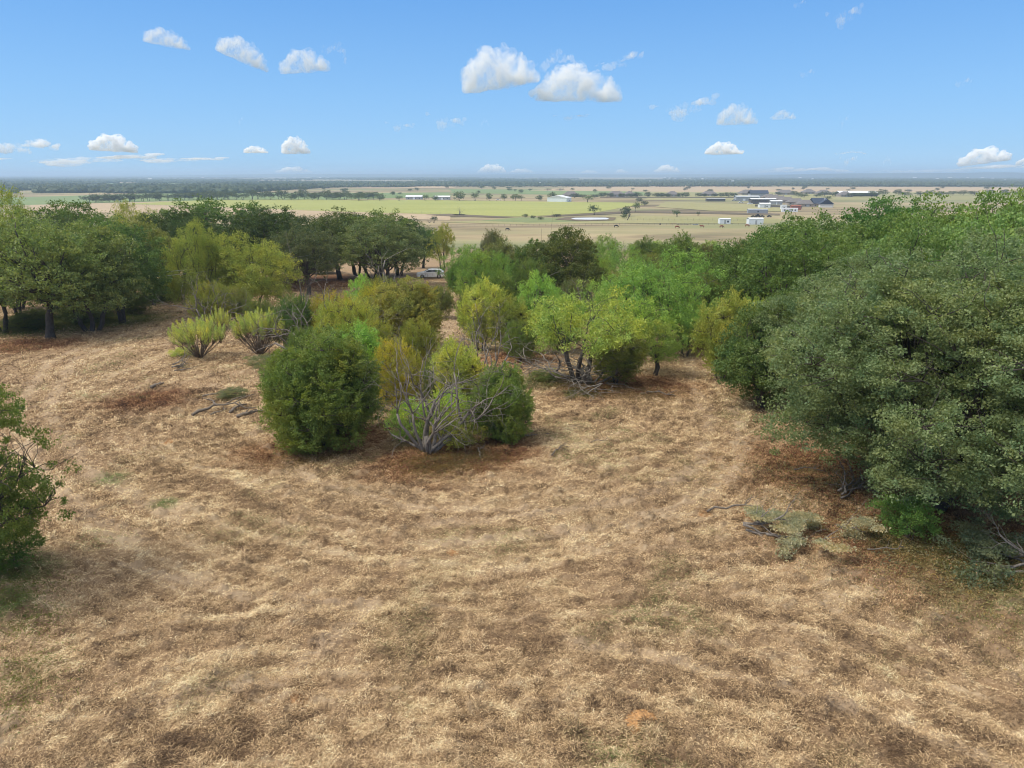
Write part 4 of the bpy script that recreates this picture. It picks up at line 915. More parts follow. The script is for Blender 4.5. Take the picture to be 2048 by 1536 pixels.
for px, py, me, rz, lb in ((1354, 457, red_g, -.1, 'dark red cow grazing on the pasture directly below the lone round tree'), (1404, 456, red_s, 2.9, 'red cow third from the right, standing between two grazing ones'),
                           (1443, 456, red_g, .1, 'red cow grazing below the white open shed'), (1494, 454, red_g, -.2, 'bright red cow grazing below the big white container'),
                           (1232, 455, blk, .2, 'dark brown cow grazing below the leaning post at the pond side'), (1015, 462, blk, 0, 'black cow alone at the left of the pasture')):
    x, y = on_plain(px, py); o = link('cow', me, None, (x, y, PLAIN+.02)); o.rotation_euler.z = rz; o.scale = (1.15,)*3; tag(o, lb, 'cow', 'cattle on the pasture')
    o.location.z = gz(x, y)

# ------------------------------------------------------------------ buildings
MW = simple('white_metal_siding', (.72, .74, .76), .5, .06, .5); MR = simple('white_metal_roof', (.80, .80, .80), .45, .05, .5); GRM = simple('grey_metal_siding', (.33, .34, .35), .6, .12, .5)
DKM = simple('dark_wall', (.10, .09, .085), .8); BRK = simple('tan_brick', (.36, .30, .24), .9, .2, 1.5); SHG = simple('grey_brown_shingles', (.17, .15, .14), .9, .2, 1.5); BLS = simple('blue_slate_roof', (.035, .05, .085), .7, .2)
WIN = simple('window_glass', (.05, .06, .08), .1); STN = simple('white_render', (.66, .64, .60), .8, .06); RSTM = simple('rust_red_metal', (.30, .10, .06), .7, .3); WOOD = simple('weathered_timber', (.22, .18, .14), .9, .3, 4)
def house(px, py, w, d, wall_h, roof_h, wall, roof, label, name='house', cat='house', rz=0, hip=True, over=.6, group=None, doors=1, windows=4, open_front=False, skirt=0):
    x, y = on_plain(px, py); r = empty(name, (x, y+d/2, PLAIN+skirt), rz); tag(r, label, cat, group)
    m = MB()
    if open_front:
        m.box(-w/2, w/2, d/2-.15, d/2, 0, wall_h); m.box(-w/2, -w/2+.15, -d/2, d/2-.15, 0, wall_h); m.box(w/2-.15, w/2, -d/2, d/2-.15, 0, wall_h)
        k = int(w/5)
        for i in range(1, k): m.box(-w/2+i*w/k-.1, -w/2+i*w/k+.1, -d/2, -d/2+.2, 0, wall_h)
        m.box(-w/2+.15, w/2-.15, -d/2+.2, d/2-.15, .02, .06)
    else: m.box(-w/2, w/2, -d/2, d/2, 0, wall_h)
    if not hip: m.add([(-w/2+.05, -d/2+.05, wall_h-.02), (-w/2+.05, d/2-.05, wall_h-.02), (-w/2+.05, 0, wall_h+roof_h-.1), (w/2-.05, -d/2+.05, wall_h-.02), (w/2-.05, d/2-.05, wall_h-.02), (w/2-.05, 0, wall_h+roof_h-.1)],
                      [(0, 2, 1), (3, 4, 5), (0, 3, 5, 2), (1, 2, 5, 4)])
    m.build('wall', wall, r)
    W2, D2 = w/2+over, d/2+over; k = min(W2*.9, D2*.95) if hip else 0; z0 = wall_h-.05
    rf = MB().add([(-W2, -D2, z0), (W2, -D2, z0), (W2, D2, z0), (-W2, D2, z0), (-W2+k, 0, z0+roof_h), (W2-k, 0, z0+roof_h), (-W2, -D2, z0+.18), (W2, -D2, z0+.18), (W2, D2, z0+.18), (-W2, D2, z0+.18), (-W2+k, 0, z0+roof_h+.18), (W2-k, 0, z0+roof_h+.18)],
                  [(6, 7, 11, 10), (8, 9, 10, 11), (9, 6, 10), (7, 8, 11), (0, 4, 5, 1), (2, 5, 4, 3), (3, 4, 0), (1, 5, 2), (0, 1, 7, 6), (1, 2, 8, 7), (2, 3, 9, 8), (3, 0, 6, 9)])
    ro = rf.build('roof', roof, r)
    if wall in (BRK, STN): MB().box(w*.2, w*.2+.9, .4, 1.2, z0+roof_h*.5, z0+roof_h+.7).build('chimney', wall, ro)
    if not open_front:
        for i in range(doors):
            dx = (i-(doors-1)/2)*w*.3; MB().box(dx-.55 if w < 18 else dx-1.5, dx+.55 if w < 18 else dx+1.5, -d/2-.06, -d/2-.002, .02, min(2.6, wall_h-.3)).build('door', GRM if wall is not GRM else MW, r)
        for i in range(windows):
            wx = -w/2+(i+.5)*w/windows
            if doors and abs(wx) < .9+.5: wx += 1.8
            MB().box(wx-.6, wx+.6, -d/2-.05, -d/2-.002, 1.0, 2.1).build('window', WIN, r)
    return r
# big barn and long sheds by the treeline
house(1120, 404, 17, 24, 4.6, 2.6, MW, MR, 'white metal barn with pitched white roof by the treeline left of centre right', 'barn', 'barn', 1.15, False, .3, windows=1)
house(828, 399, 21, 9, 3.4, 1.6, GRM, MR, 'long grey shed with white roof, left one of the pair above the hay field', 'shed', 'shed', 0, False, .3, windows=3)
house(884, 399.5, 20, 8, 3.4, 1.4, GRM, MR, 'long grey shed with white roof, right one of the pair above the hay field', 'shed', 'shed', 0, False, .3, windows=3)
house(460, 379, 44, 14, 4.5, 2, GRM, MR, 'far white roofed shed left of another one behind the treeline', 'shed', 'shed', 0, False, .3, windows=3)
house(498, 379, 24, 12, 4.5, 2, GRM, MR, 'short far white roofed shed behind the treeline', 'shed', 'shed', 0, False, .3, windows=2)
house(1716, 393, 56, 14, 5, 2.6, DKM, MR, 'long open barn with bright white roof on the right behind the houses', 'barn', 'barn', 0, False, .5, open_front=True)
house(1432, 403, 22, 6, 3.0, .6, DKM, GRM, 'low black run-in shed alone on the pasture', 'shed', 'shed', 0, False, .2, doors=0, windows=0)
# white sheds / containers near the houses
house(1512, 449, 9.2, 5, 3.5, .5, MW, MR, 'biggest white metal container shed on the pasture edge', 'container_shed', 'shed', 0, False, .1, doors=1, windows=0)
house(1450, 448, 7.0, 4, 3.1, .35, MW, MR, 'small white shed with a dark opening, left of the biggest container shed', 'container_shed', 'shed', 0, False, .1, doors=1, windows=1)
house(1516, 427, 16, 3.5, 3.2, .3, GRM, MR, 'pale grey shipping container right of a dirt pile', 'container_shed', 'shed', 0, False, .1, doors=0, windows=1)
house(1530, 416, 10, 6, 3.6, 1.0, MW, MR, 'white garage in front of the fenced houses', 'garage', 'garage', 0, False, .3, windows=1)
house(1580, 424, 13, 3, 2.9, .3, MW, MR, 'long white camper trailer seen over the dark oak tops', 'camper_trailer', 'trailer', -.1, False, .05, doors=1, windows=3)
house(1592, 420, 9, 3, 3.4, .9, RSTM, RSTM, 'rust red shed behind the white camper', 'shed', 'shed', 0, False, .1, doors=0, windows=0)
house(1568, 419, 5, 3, 3.6, .3, MW, MR, 'white box truck body left of the rust red shed', 'trailer', 'trailer', 0, False, .05, doors=0, windows=1)
house(1495, 402, 28, 9, 5.2, .8, GRM, MR, 'wide grey workshop with white flat roof at the left end of the houses', 'workshop', 'workshop', 0, False, .5, doors=2, windows=1)
house(1527, 408, 27, 9, 5.0, .8, DKM, MR, 'dark walled workshop with white roof in front of the houses', 'workshop', 'workshop', 0, False, .5, doors=0, windows=0)
house(1553, 410, 12, 6, 3.8, .8, GRM, MR, 'small workshop with white roof right of the dark walled one', 'workshop', 'workshop', 0, False, .4, doors=1, windows=0)
hs_ = [(1617, 414, 19, SHG, 'tan brick house with grey hip roof nearest in the row'), (1596, 410, 18, SHG, 'second tan brick house of the row, hip roof'), (1578, 406.5, 18, SHG, 'third hip roofed house of the row behind the fence'),
       (1563, 403.5, 18, SHG, 'fourth hip roofed house of the row behind the fence'), (1551, 401, 18, SHG, 'fifth hip roofed house of the row, half hidden'), (1541, 399, 18, SHG, 'farthest hip roofed house of the slanting row')]
for px, py, w, rf, lb in hs_: house(px, py, w, 13, 2.9, 3.6, BRK, rf, lb, rz=-.12, group='row of brick houses')
house(1640, 414, 14, 11, 3.4, 5.0, STN, BLS, 'white gabled house with dark blue roof at the right end of the row', hip=False, rz=.1, windows=2)
house(1656, 415, 11, 12, 3.2, 4.6, STN, BLS, 'white gable ended house half hidden by the oaks', hip=False, rz=1.35, windows=2)
house(1518, 397, 24, 10, 6.5, 4.0, GRM, BLS, 'tall dark blue roofed house behind the workshops', hip=False, windows=3)
for px, py, w, lb in ((1233, 393.5, 24, 'brown hip roofed house half hidden by a hedge, left of the pond tree line'), (1260, 393, 15, 'small dark roofed house between two trees'), (1346, 393.5, 18, 'tan house with hip roof and dark door between hedges'), (1420, 392.5, 22, 'house with dark grey roof among hedges right of centre'),
                      (1497, 390, 26, 'grey roofed house left of the tall dark blue one'), (1573, 390, 26, 'brown roofed house with dark window above the row'), (1620, 388, 20, 'low house with dark porch beyond the small trees'), (1650, 390, 22, 'brown house hidden in trees left of the long open barn'), (1142, 394, 22, 'brown roofed house right behind the white barn'), (1693, 394, 18, 'brick house under the left end of the long open barn')):
    house(px, py, w, 14, 3.0, 4.6, BRK, SHG, lb, rz=RN.uniform(-.2, .2), group='houses along the far road')
# small far white buildings on the horizon woods
_fw = [(1330, 352, 6), (1405, 362, 8), (1465, 368, 8), (1625, 362, 8), (700, 366, 9), (772, 368, 5), (300, 362, 10), (1080, 371, 5), (1300, 368, 6), (1900, 352, 12), (1935, 355, 8), (1985, 360, 8), (1830, 358, 12), (1875, 361, 9), (1965, 352, 9), (405, 359, 7), (640, 358, 6), (2010, 364, 5), (1600, 359, 10)]
FWO = {(a, b): ordn(i, len(_fw)) for i, (a, b, c) in enumerate(sorted(_fw))}
for i, (px, py, w) in enumerate(_fw):
    py0 = py; py = max(py, 358.5); x, y = on_plain(px, py); m_ = w*.6/FPX*y
    house(px, py, m_, m_*.4, m_*.14, m_*.12, MW, MR, FWO[(px, py0)]+' of the tiny white buildings among the horizon woods', 'farm_building', 'building', RN.uniform(-.4, .4), False, .3, 'far white farm buildings', doors=0, windows=0, skirt=9*min(1, y/2500))
# pickup / vehicles by workshops
def tiny_car(px, py, col, label, L=5.2):
    x, y = on_plain(px, py); r = empty('pickup_truck', (x, y, PLAIN+.1), 0); tag(r, label, 'pickup')
    MB().box(-L/2, L/2, -.95, .95, .4, 1.05).box(-L*.28, L*.08, -.85, .85, 1.05, 1.75).build('body', col, r)
    for wx in (-L*.33, L*.33):
        for s in (-1, 1): MB().tube([(wx, s*.75, .36), (wx, s*.97, .36)], [.38, .38], 12).build('wheel', TYRE, r)
    MB().box(-L*.26, L*.06, -.87, -.852, 1.15, 1.62).build('window', GLASS, r)
tiny_car(1482, 406, MW, 'white pickup parked before the wide grey workshop'); tiny_car(1500, 409, MW, 'white pickup between the two workshops'); tiny_car(997, 401, MW, 'white pickup under the trees left of the white barn', 7)
tiny_car(1468, 402, GRM, 'grey pickup left of the wide grey workshop')
# timber fence before the row of houses
def fence(name, p0, p1, label, spacing=3.6, h=1.35, wires=(.4, .75, 1.1), mat=WOOD, rad=.06, solid=False):
    a = Vector((*on_plain(*p0), 0)); b = Vector((*on_plain(*p1), 0)); L = (b-a).length; n = min(95, int(L/spacing)); d = (b-a).normalized()
    r = empty(name, (a.x, a.y, 0), math.atan2(d.y, d.x)); tag(r, label, 'fence')
    rnd = random.Random(len(label)); zz = []
    for i in range(n+1):
        q = a+(b-a)*(i/n); z = gz(q.x, q.y); zz.append(z); s = L*i/n
        if solid and i == n: break
        if not solid: MB().tube([(s, 0, z-.2), (s+rnd.gauss(0, .03), rnd.gauss(0, .03), z+h*rnd.uniform(.92, 1.08))], [rad, rad*.85], 5).build('post', mat, r)
    if solid:
        m = MB()
        m.box(0, L, -.04, .04, PLAIN, PLAIN+h); m.build('boards', mat, r)
        for i in range(0, n+1, 2): MB().box(L*i/n-.07, L*i/n+.07, -.12, -.045, PLAIN, PLAIN+h+.1).build('post', mat, r)
    else:
        for w in wires:
            MB().tube([(L*i/n, 0, zz[i]+w) for i in range(n+1)], [.018]*(n+1), 3).build('wire', GRM, r)
fence('wire_fence', (890, 454), (1250, 450), 'wire fence with wooden posts crossing the pasture from the left to the pond')
fence('wire_fence', (1250, 450), (1560, 450.5), 'wire fence with wooden posts behind the red cattle')
fence('wire_fence', (1250, 441), (1500, 442), 'taller wire fence behind the small white sheds', 4.2, 1.6)
fence('wire_fence', (240, 409.5), (900, 428.5), 'faint wire fence along the near edge of the hay field', 9, 1.5)
fence('board_fence', (1510, 413.5), (1604, 417), 'dark board fence in front of the row of houses', 4, 2.2, (), DKM, solid=True)
fence('board_fence', (1200, 395.5), (1480, 396), 'low dark board fence along the far road', 8, 1.4, (), WOOD, solid=True)
# leaning dead post by the pond, gate, feeder, trough
def small(name, px, py, fn, label, cat, mat):
    x, y = on_plain(px, py); m = MB(); fn(m); o = m.build(name, mat, None, False, (x, y, gz(x, y))); tag(o, label, cat)
small('leaning_stump', 1254, 441, lambda m: m.tube([(0, 0, -.2), (.9, 0, 1.8), (1.6, .1, 3.2), (2.1, 0, 4.4)], [.25, .3, .5, .2], 7), 'dark leaning dead trunk at the pond side', 'stump', BARK)
small('feed_barrel', 1320, 450, lambda m: m.tube([(0, 0, 0), (0, 0, .5), (0, 0, 1.1)], [.32, .35, .32], 12), 'black feed barrel at the fence behind the cattle', 'barrel', BC)
small('farm_gate', 1347, 450, lambda m: [m.box(-1.6, 1.6, -.03, .03, z, z+.06) for z in (.3, .6, .9, 1.2)]+[m.box(x_, x_+.08, -.031, .031, .1, 1.4) for x_ in (-1.68, 1.6)], 'rusty farm gate in the fence right of the black barrel', 'gate', RSTM)
small('water_trough', 1391, 450, lambda m: (m.tube([(-1, 0, 0), (-1, 0, .6)], [.9, .95], 14), m.box(-.2, 1.6, -.6, .6, 0, .6)), 'grey water trough at the fence', 'trough', GRM)
for px, w_, lb in ((1360, 4.5, 'low pile of dry brush at the fence left of the trough'), (1376, 4.2, 'low pile of dry brush touching the trough')):
    x, y = on_plain(px, 450); m = MB(); rr = random.Random(px)
    for k in range(26):
        a = rr.uniform(0, 3.14); c = Vector((rr.gauss(0, w_*.25), rr.gauss(0, .5), rr.uniform(.05, .4))); d = Vector((math.cos(a), math.sin(a), rr.uniform(-.2, .3)))*rr.uniform(.5, 1.1)
        m.tube([c-d, c+d], [.06, .03], 3)
    tag(m.build('brush_pile', TWIG, None, False, (x, y, gz(x, y))), lb, 'brush')
# dark vehicles/implements right of the container
for i, px in enumerate((1506, 1515, 1524, 1538)):
    x, y = on_plain(px, 434.5); r = empty('farm_implement', (x, y, PLAIN+.02)); tag(r, ['low black trailer at the left end of the parked machinery', 'black tractor with round cab behind the biggest container shed', 'low black flatbed in the parked machinery', 'dark machinery at the right end by the oaks'][i], 'farm machinery')
    MB().box(-1.6, 1.6, -.7, .7, .4, 1.1 if i != 1 else 1.5).box(-.6, .7, -.6, .6, 1.1 if i != 1 else 1.5, 1.4 if i != 1 else 2.5).build('body', BC, r)
    for wx in (-1.1, 1.1): MB().tube([(wx, -.95, .45), (wx, -.7, .45)], [.45, .45], 12).build('wheel', TYRE, r)

# ------------------------------------------------------------------ individual far trees
def fartree(px, py, w, h, label, tint, group, key=None, name='tree', cat='tree'):
    key = key or RN.choice(('far_a', 'far_b', 'far_c')); P = PROTO[key]; x, y = on_plain(px, py); s = y*CP+30*SP
    r = empty(name, (x, y, gz(x, y)), RN.uniform(0, 6.28), (w/FPX*s/P['W'], w/FPX*s/P['W'], h/FPX*s/P['H'])); tag(r, label, cat, group)
    for nm, me in P['parts']:
        o = link(nm, me, r)
        if nm == 'crown': j = RN.uniform(.85, 1.15); o.color = (tint[0]*j, tint[1]*j, tint[2]*j, 1)
GF = (.085, .115, .055)
for i in range(13): fartree(178+i*13.2+RN.uniform(-3, 3), 405.5-i*.35, RN.uniform(20, 28), RN.uniform(13, 17), ordn(i, 13)+' of the left group of treeline trees behind the tan field', GF, 'left part of the treeline behind the fields', name='treeline_tree')
for i in range(30): fartree(352+i*13.6+RN.uniform(-3, 3), 400.5-RN.uniform(0, 2), RN.uniform(20, 32), RN.uniform(13, 19), ordn(i, 30)+' of the long row of trees above the hay field', GF, 'long row of trees along the hay field', name='treeline_tree')
for px, w, h, lb in ((718, 26, 15, 'first tree right of the long row on the hay field edge'), (760, 22, 14, 'small round tree left of the white roofed sheds'), (798, 16, 10, 'little tree just left of the left white roofed shed'), (851, 15, 12, 'small tree between the two white roofed sheds'), (870, 14, 10, 'small dark tree before the right white roofed shed'),
                     (920, 24, 18, 'round green tree right of the white roofed sheds'), (950, 18, 16, 'upright green tree right of the round one'), (979, 14, 15, 'dark trunked tree above the hay field'), (1008, 15, 13, 'brown tree beside the white pickup'), (1030, 18, 13, 'small green tree, left of a pair near the white barn'), (1042, 14, 11, 'small green tree, right of a pair near the white barn'),
                     (1078, 16, 11, 'reddish bare tree left of the white barn'), (1103, 18, 17, 'grey green tree against the left gable of the white barn')):
    fartree(px, 401.5, w, h, lb, (.11, .15, .06), 'trees along the far edge of the hay field')
fartree(1176, 405, 20, 15, 'green tree just right of the white barn', (.13, .17, .07), None)
fartree(1188, 430, 24, 20, 'round green tree at the left above the pond', (.11, .15, .06), None, 'far_b')
fartree(1250, 434, 22, 21, 'dark green tree, left of the pair above the right end of the pond', (.07, .10, .05), None, 'far_c')
fartree(1271, 424, 16, 20, 'brighter green tree, right of the pair above the pond', (.15, .20, .07), None, 'far_b')
fartree(1247, 437, 14, 9, 'light green bush below the dark tree near the pond', (.16, .20, .08), None, 'far_c', 'bush', 'bush')
fartree(1290, 411, 15, 9, 'dark round bush right of the hay field corner', (.08, .10, .06), None, 'far_c', 'bush', 'bush')
fartree(1279, 404, 14, 8, 'dark bush at the far corner of the hay field', (.08, .10, .05), None, 'far_c', 'bush', 'bush')
fartree(1353, 434, 16, 14, 'lone umbrella shaped tree on the pasture', (.10, .15, .06), None, 'far_b')
fartree(1396, 432, 9, 9, 'small thin grey tree right of the lone umbrella shaped tree', (.14, .15, .09), None, 'far_b')
fartree(868, 446, 16, 14, 'drooping dark tree half bare, left on the brown pasture', (.08, .11, .06), None, 'far_b')
fartree(1066, 437, 12, 6, 'dark bush on the marsh edge', (.13, .15, .08), None, 'far_c', 'bush', 'bush')
fartree(1050, 435, 14, 7, 'grey green bush in the marsh left of the pond', (.16, .18, .09), None, 'far_c', 'bush', 'bush')
fartree(1082, 440, 14, 7, 'pale green bush in the marsh close to the pond', (.17, .20, .10), None, 'far_c', 'bush', 'bush')
fartree(1112, 434, 20, 6, 'long dark bush on the pond bank', (.07, .08, .05), None, 'far_c', 'bush', 'bush')
_l = sorted([(1205, 395, 22, 10), (1222, 395, 14, 9), (1243, 395, 16, 8), (1262, 395, 18, 8), (1275, 395, 20, 10), (1295, 395, 14, 11), (1312, 395, 20, 9), (1326, 395, 22, 9), (1334, 395, 16, 8), (1360, 395, 16, 9), (1372, 395, 16, 10), (1399, 394, 16, 8), (1408, 394, 12, 7), (1430, 394, 14, 7), (1442, 394, 16, 8), (1456, 394, 20, 9), (1468, 394, 16, 8), (1150, 396, 20, 9), (1165, 396, 18, 7), (1190, 396, 18, 7)])
for i, (px, py, w, h) in enumerate(_l):
    fartree(px, py, w, h, ordn(i, len(_l))+' of the dark hedge trees along the far road', (.07, .10, .05), 'hedge trees along the far road', 'far_c', 'hedge_tree')
_l = sorted([(1588, 391, 16, 9), (1597, 394, 16, 9), (1607, 396, 18, 9), (1556, 391, 14, 7), (1648, 393, 22, 10), (1635, 394, 18, 6), (1668, 393, 22, 9), (1700, 394, 20, 8), (1720, 394, 20, 8), (1742, 394, 18, 12), (1752, 393, 22, 10), (1765, 392, 20, 13), (1795, 391, 18, 12), (1810, 393, 22, 9), (1838, 392, 18, 9), (1858, 392, 22, 11), (1880, 392, 24, 9), (1905, 391, 24, 9), (1925, 391, 20, 10), (1945, 391, 24, 9), (1975, 391, 26, 11), (2010, 391, 24, 9), (2035, 391, 22, 9), (1655, 400, 16, 7)])
for i, (px, py, w, h) in enumerate(_l):
    fartree(px, py, w, h, ordn(i, len(_l))+' of the garden trees beyond the houses on the right', (.10, .13, .06), 'trees beyond the houses on the right', 'far_a', 'garden_tree')
for px, py, w, h, lb in ((1265, 381, 8, 5, 'tiny dark round tree alone on the tan rise'), (1375, 380, 14, 7, 'round dark clump on the tan rise'), (1030, 383, 8, 5, 'tiny bush on the green field left of the tan rise'), (1060, 382, 9, 5, 'tiny dark bush at the foot of the tan rise'), (1095, 381, 16, 4, 'low dark bush on the tan rise'), (1120, 381, 18, 4, 'long low bush on the tan rise'), (1145, 381, 10, 5, 'round bush at the right end of the bushes on the tan rise'), (1190, 386, 9, 8, 'small tree alone on the pale green field'), (1586, 380, 6, 5, 'tiny tree on the field beyond the houses'), (1655, 380, 8, 4, 'tiny bush on the field beyond the houses'), (605, 386, 18, 13, 'tall grey green tree sticking out above the long row'), (395, 399, 16, 15, 'pale bare tree in the gap of the treeline')):
    fartree(px, py, w, h, lb, (.09, .11, .06), None)
_l = sorted([(RN.uniform(1080, 2040), RN.uniform(373, 385)) for _ in range(24)])
for i, (px, py) in enumerate(_l): fartree(px, py, RN.uniform(6, 14), RN.uniform(3.5, 6), ordn(i, 24)+' of the tiny trees strewn over the far right fields', (.08, .10, .055), 'tiny trees on the far right fields', name='field_tree')
_l = sorted([(RN.uniform(640, 1060), RN.uniform(373, 391)) for _ in range(20)])
for i, (px, py) in enumerate(_l): fartree(px, py, RN.uniform(8, 18), RN.uniform(4, 8), ordn(i, 20)+' of the small trees strewn over the green field behind the sheds', (.08, .11, .055), 'small trees behind the sheds', name='field_tree')
# bare tree in the field, half-bare tree
def deadfar(key, px, py, h, w, label):
    P = PROTO[key]; x, y = on_plain(px, py); s = y*CP+30*SP; r = empty('dead_tree', (x, y, PLAIN), 1.0, (w/FPX*s/P['W'],)*2+(h/FPX*s/P['H'],)); tag(r, label, 'dead tree')
    for nm, me in P['parts']: link(nm, me, r)
deadfar('dead_c', 919, 430, 16, 12, 'thin bare tree alone at the near edge of the hay field'); deadfar('dead_b', 859, 446, 12, 14, 'bare leafless half of the forked tree on the brown pasture')
# weeds below the bare tree
fartree(917, 430.6, 26, 2.5, 'low dark weed clump under the thin bare tree', (.05, .05, .03), None, 'far_c', 'bush', 'bush')

# ------------------------------------------------------------------ far woods (uncountable)
def ico():
    t = (1+5**.5)/2; v = np.array([(-1, t, 0), (1, t, 0), (-1, -t, 0), (1, -t, 0), (0, -1, t), (0, 1, t), (0, -1, -t), (0, 1, -t), (t, 0, -1), (t, 0, 1), (-t, 0, -1), (-t, 0, 1)]); v /= np.linalg.norm(v[0])
    f = np.array([(0, 11, 5), (0, 5, 1), (0, 1, 7), (0, 7, 10), (0, 10, 11), (1, 5, 9), (5, 11, 4), (11, 10, 2), (10, 7, 6), (7, 1, 8), (3, 9, 4), (3, 4, 2), (3, 2, 6), (3, 6, 8), (3, 8, 9), (4, 9, 5), (2, 4, 11), (6, 2, 10), (8, 6, 7), (9, 8, 1)])
    return v, f
IV, IF = ico()
def woods(name, X, Y, R, Hh, label, tint, seed, zb=None):
    rg = np.random.default_rng(seed); n = len(X); k = 4      # four lumps per tree
    X = np.repeat(X, k)+rg.normal(0, .35, n*k)*np.repeat(R, k); Y = np.repeat(Y, k)+rg.normal(0, .35, n*k)*np.repeat(R, k)
    r = np.repeat(R, k)*rg.uniform(.45, .8, n*k); h = np.repeat(Hh, k)*rg.uniform(.6, 1.0, n*k); n = n*k
    zb = np.full(n, PLAIN) if zb is None else np.repeat(zb, k)
    V = IV[None]*(1+rg.normal(0, .16, (n, 12, 1)))
    V = V*np.stack([r, r, h*.5], 1)[:, None, :]+np.stack([X, Y, zb+h*.52], 1)[:, None, :]
    F = IF[None]+np.arange(n)[:, None, None]*12
    me = mesh_np(name, V.reshape(-1, 3), 3, F.reshape(-1), LEAF, {'rnd': ('FACE', np.repeat(rg.random(n), 20)*.65+rg.random(n*20)*.2), 'lobe': ('FACE', np.repeat(rg.random(n)*.5, 20))})
    o = link(name, me); o.color = (*tint, 1); tag(o, label, 'woods', kind='stuff')
def band(seed, y0, y1, n, thr, sx, sy, fn=None):
    rg = np.random.default_rng(seed); Y = y0*(y1/y0)**rg.random(n*3); X = (rg.random(n*3)-.5)*1.75*Y
    k = fbm2(X/sx, Y/sy, seed, 4) > thr
    if fn is not None: k &= fn(X, Y)
    X, Y = X[k][:n], Y[k][:n]; sc = np.clip(Y/2500, 1, 4)
    return X, Y, rg.uniform(5, 9, len(X))*sc, rg.uniform(6, 10.5, len(X))*np.clip(Y/6000, 1, 1.3)
def pxof(X, Y): return 1024+FPX*X/(Y*CP+30*SP)
X, Y, R, Hh = band(5, 1560, 3000, 9000, .47, 260, 420, lambda X, Y: ~((pxof(X, Y) > 640) & (Y < 1850)) & ~((pxof(X, Y) > 1050) & (Y < 2000)))
woods('woods', X, Y, R, Hh, 'grey green woods and hedgerows behind the green fields', (.10, .135, .075), 1)
X, Y, R, Hh = band(6, 1950, 4200, 7000, .43, 420, 330, lambda X, Y: pxof(X, Y) > 900)
woods('woods', X, Y, R, Hh, 'broad dark woodland belt beyond the tan fields on the right', (.085, .12, .07), 2)
X, Y, R, Hh = band(7, 3000, 22000, 15000, .47, 1100, 1900)
woods('woods', X, Y, R, Hh, 'blue hazy woods running to the horizon', (.10, .135, .08), 3)
# nearer wood at the left, y 365..390
rg = np.random.default_rng(8); Y = rg.uniform(1230, 1800, 5000); X = rg.uniform(-.85, -.24, 5000)*Y; k = (fbm2(X/150, Y/120, 3, 3) > .47) & (pxof(X, Y) < 640-(1700-Y)*.35)
woods('woods', X[k], Y[k], rg.uniform(6, 10, k.sum()), rg.uniform(8, 13, k.sum()), 'grey green wood at the far left behind the green field', (.10, .135, .075), 4)
# low ridges on the horizon
def ridge(y0, x0, x1, h, seed):
    n = 90; V = []; F = []; m = 5
    for i in range(n+1):
        x = x0+(x1-x0)*i/n; e = math.sin(math.pi*i/n)**.5
        for j in range(m):
            t = j/(m-1); V.append((x, y0+(t-.5)*y0*.35, PLAIN-5+h*e*(.5+.7*float(fbm2(np.array([i/14.]), np.array([j*.2]), seed, 3)[0]))*math.sin(math.pi*t)))
    for i in range(n):
        for j in range(m-1): F.append((i*m+j, (i+1)*m+j, (i+1)*m+j+1, i*m+j+1))
    mb = MB(); mb.add(V, F); tag(mb.build('hills', HILL, None, True), kind='structure')
HILL = field_mat('wooded_hill', (.05, .07, .04), (.09, .11, .06), .004)
ridge(12000, -9000, 9500, 55, 2); ridge(9000, 2500, 8500, 75, 3); ridge(17000, -13000, 14000, 70, 5)

# ------------------------------------------------------------------ power lines
def wire(x0, y0, Y0, x1, y1, Y1, label):
    a = Vector((x_at(x0, Y0, z_at(y0, Y0)), Y0, z_at(y0, Y0))); b = Vector((x_at(x1, Y1, z_at(y1, Y1)), Y1, z_at(y1, Y1))); n = 24; pts = []
    for i in range(n+1):
        t_ = i/n; p_ = a.lerp(b, t_); p_.z -= 1.0*4*t_*(1-t_)*.35; pts.append(p_)
    m = MB(); m.tube(pts, [.014]*(n+1), 5); tag(m.build('power_line', simple('grey_cable', (.55, .55, .55), .5), None), label, 'cable', 'pair of power lines on the left')
wire(-260, 592, 52, 640, 508, 97, 'upper of the two thin power lines crossing in front of the left oaks')
wire(-260, 606, 52, 650, 512, 97, 'lower of the two thin power lines crossing in front of the left oaks')

# ------------------------------------------------------------------ clouds
def cloud_material(dens):
    m, t, o = newmat('cloud_vapour'); v = N(t, 'ShaderNodeVolumePrincipled'); v.inputs['Color'].default_value = (1, 1, 1, 1); v.inputs['Anisotropy'].default_value = 0.0
    co = coords(t); n1 = noise(t, .0062, 6, .72, co, .8)
    f = N(t, 'ShaderNodeMapRange', i_From_Min=.45, i_From_Max=.63, i_To_Min=0.0, i_To_Max=dens*2.3); t.links.new(n1, f.inputs[0])
    t.links.new(f.outputs[0], v.inputs['Density'])
    t.links.new(v.outputs[0], o.inputs['Volume']); m.cycles.volume_step_rate = 2.5 if hasattr(m.cycles, 'volume_step_rate') else 1; return m
def remeshed(v, f, vox, name, mat, me=None):
    if me is None: me = bpy.data.meshes.new('tmp'); me.from_pydata(v, [], f)
    o = bpy.data.objects.new('tmp', me); COL.objects.link(o)
    r = o.modifiers.new('r', 'REMESH'); r.mode = 'VOXEL'; r.voxel_size = vox
    dg = bpy.context.evaluated_depsgraph_get(); dg.update(); m2 = bpy.data.meshes.new_from_object(o.evaluated_get(dg)); bpy.data.objects.remove(o)
    m2.name = name; m2.materials.clear(); m2.materials.append(mat); return m2
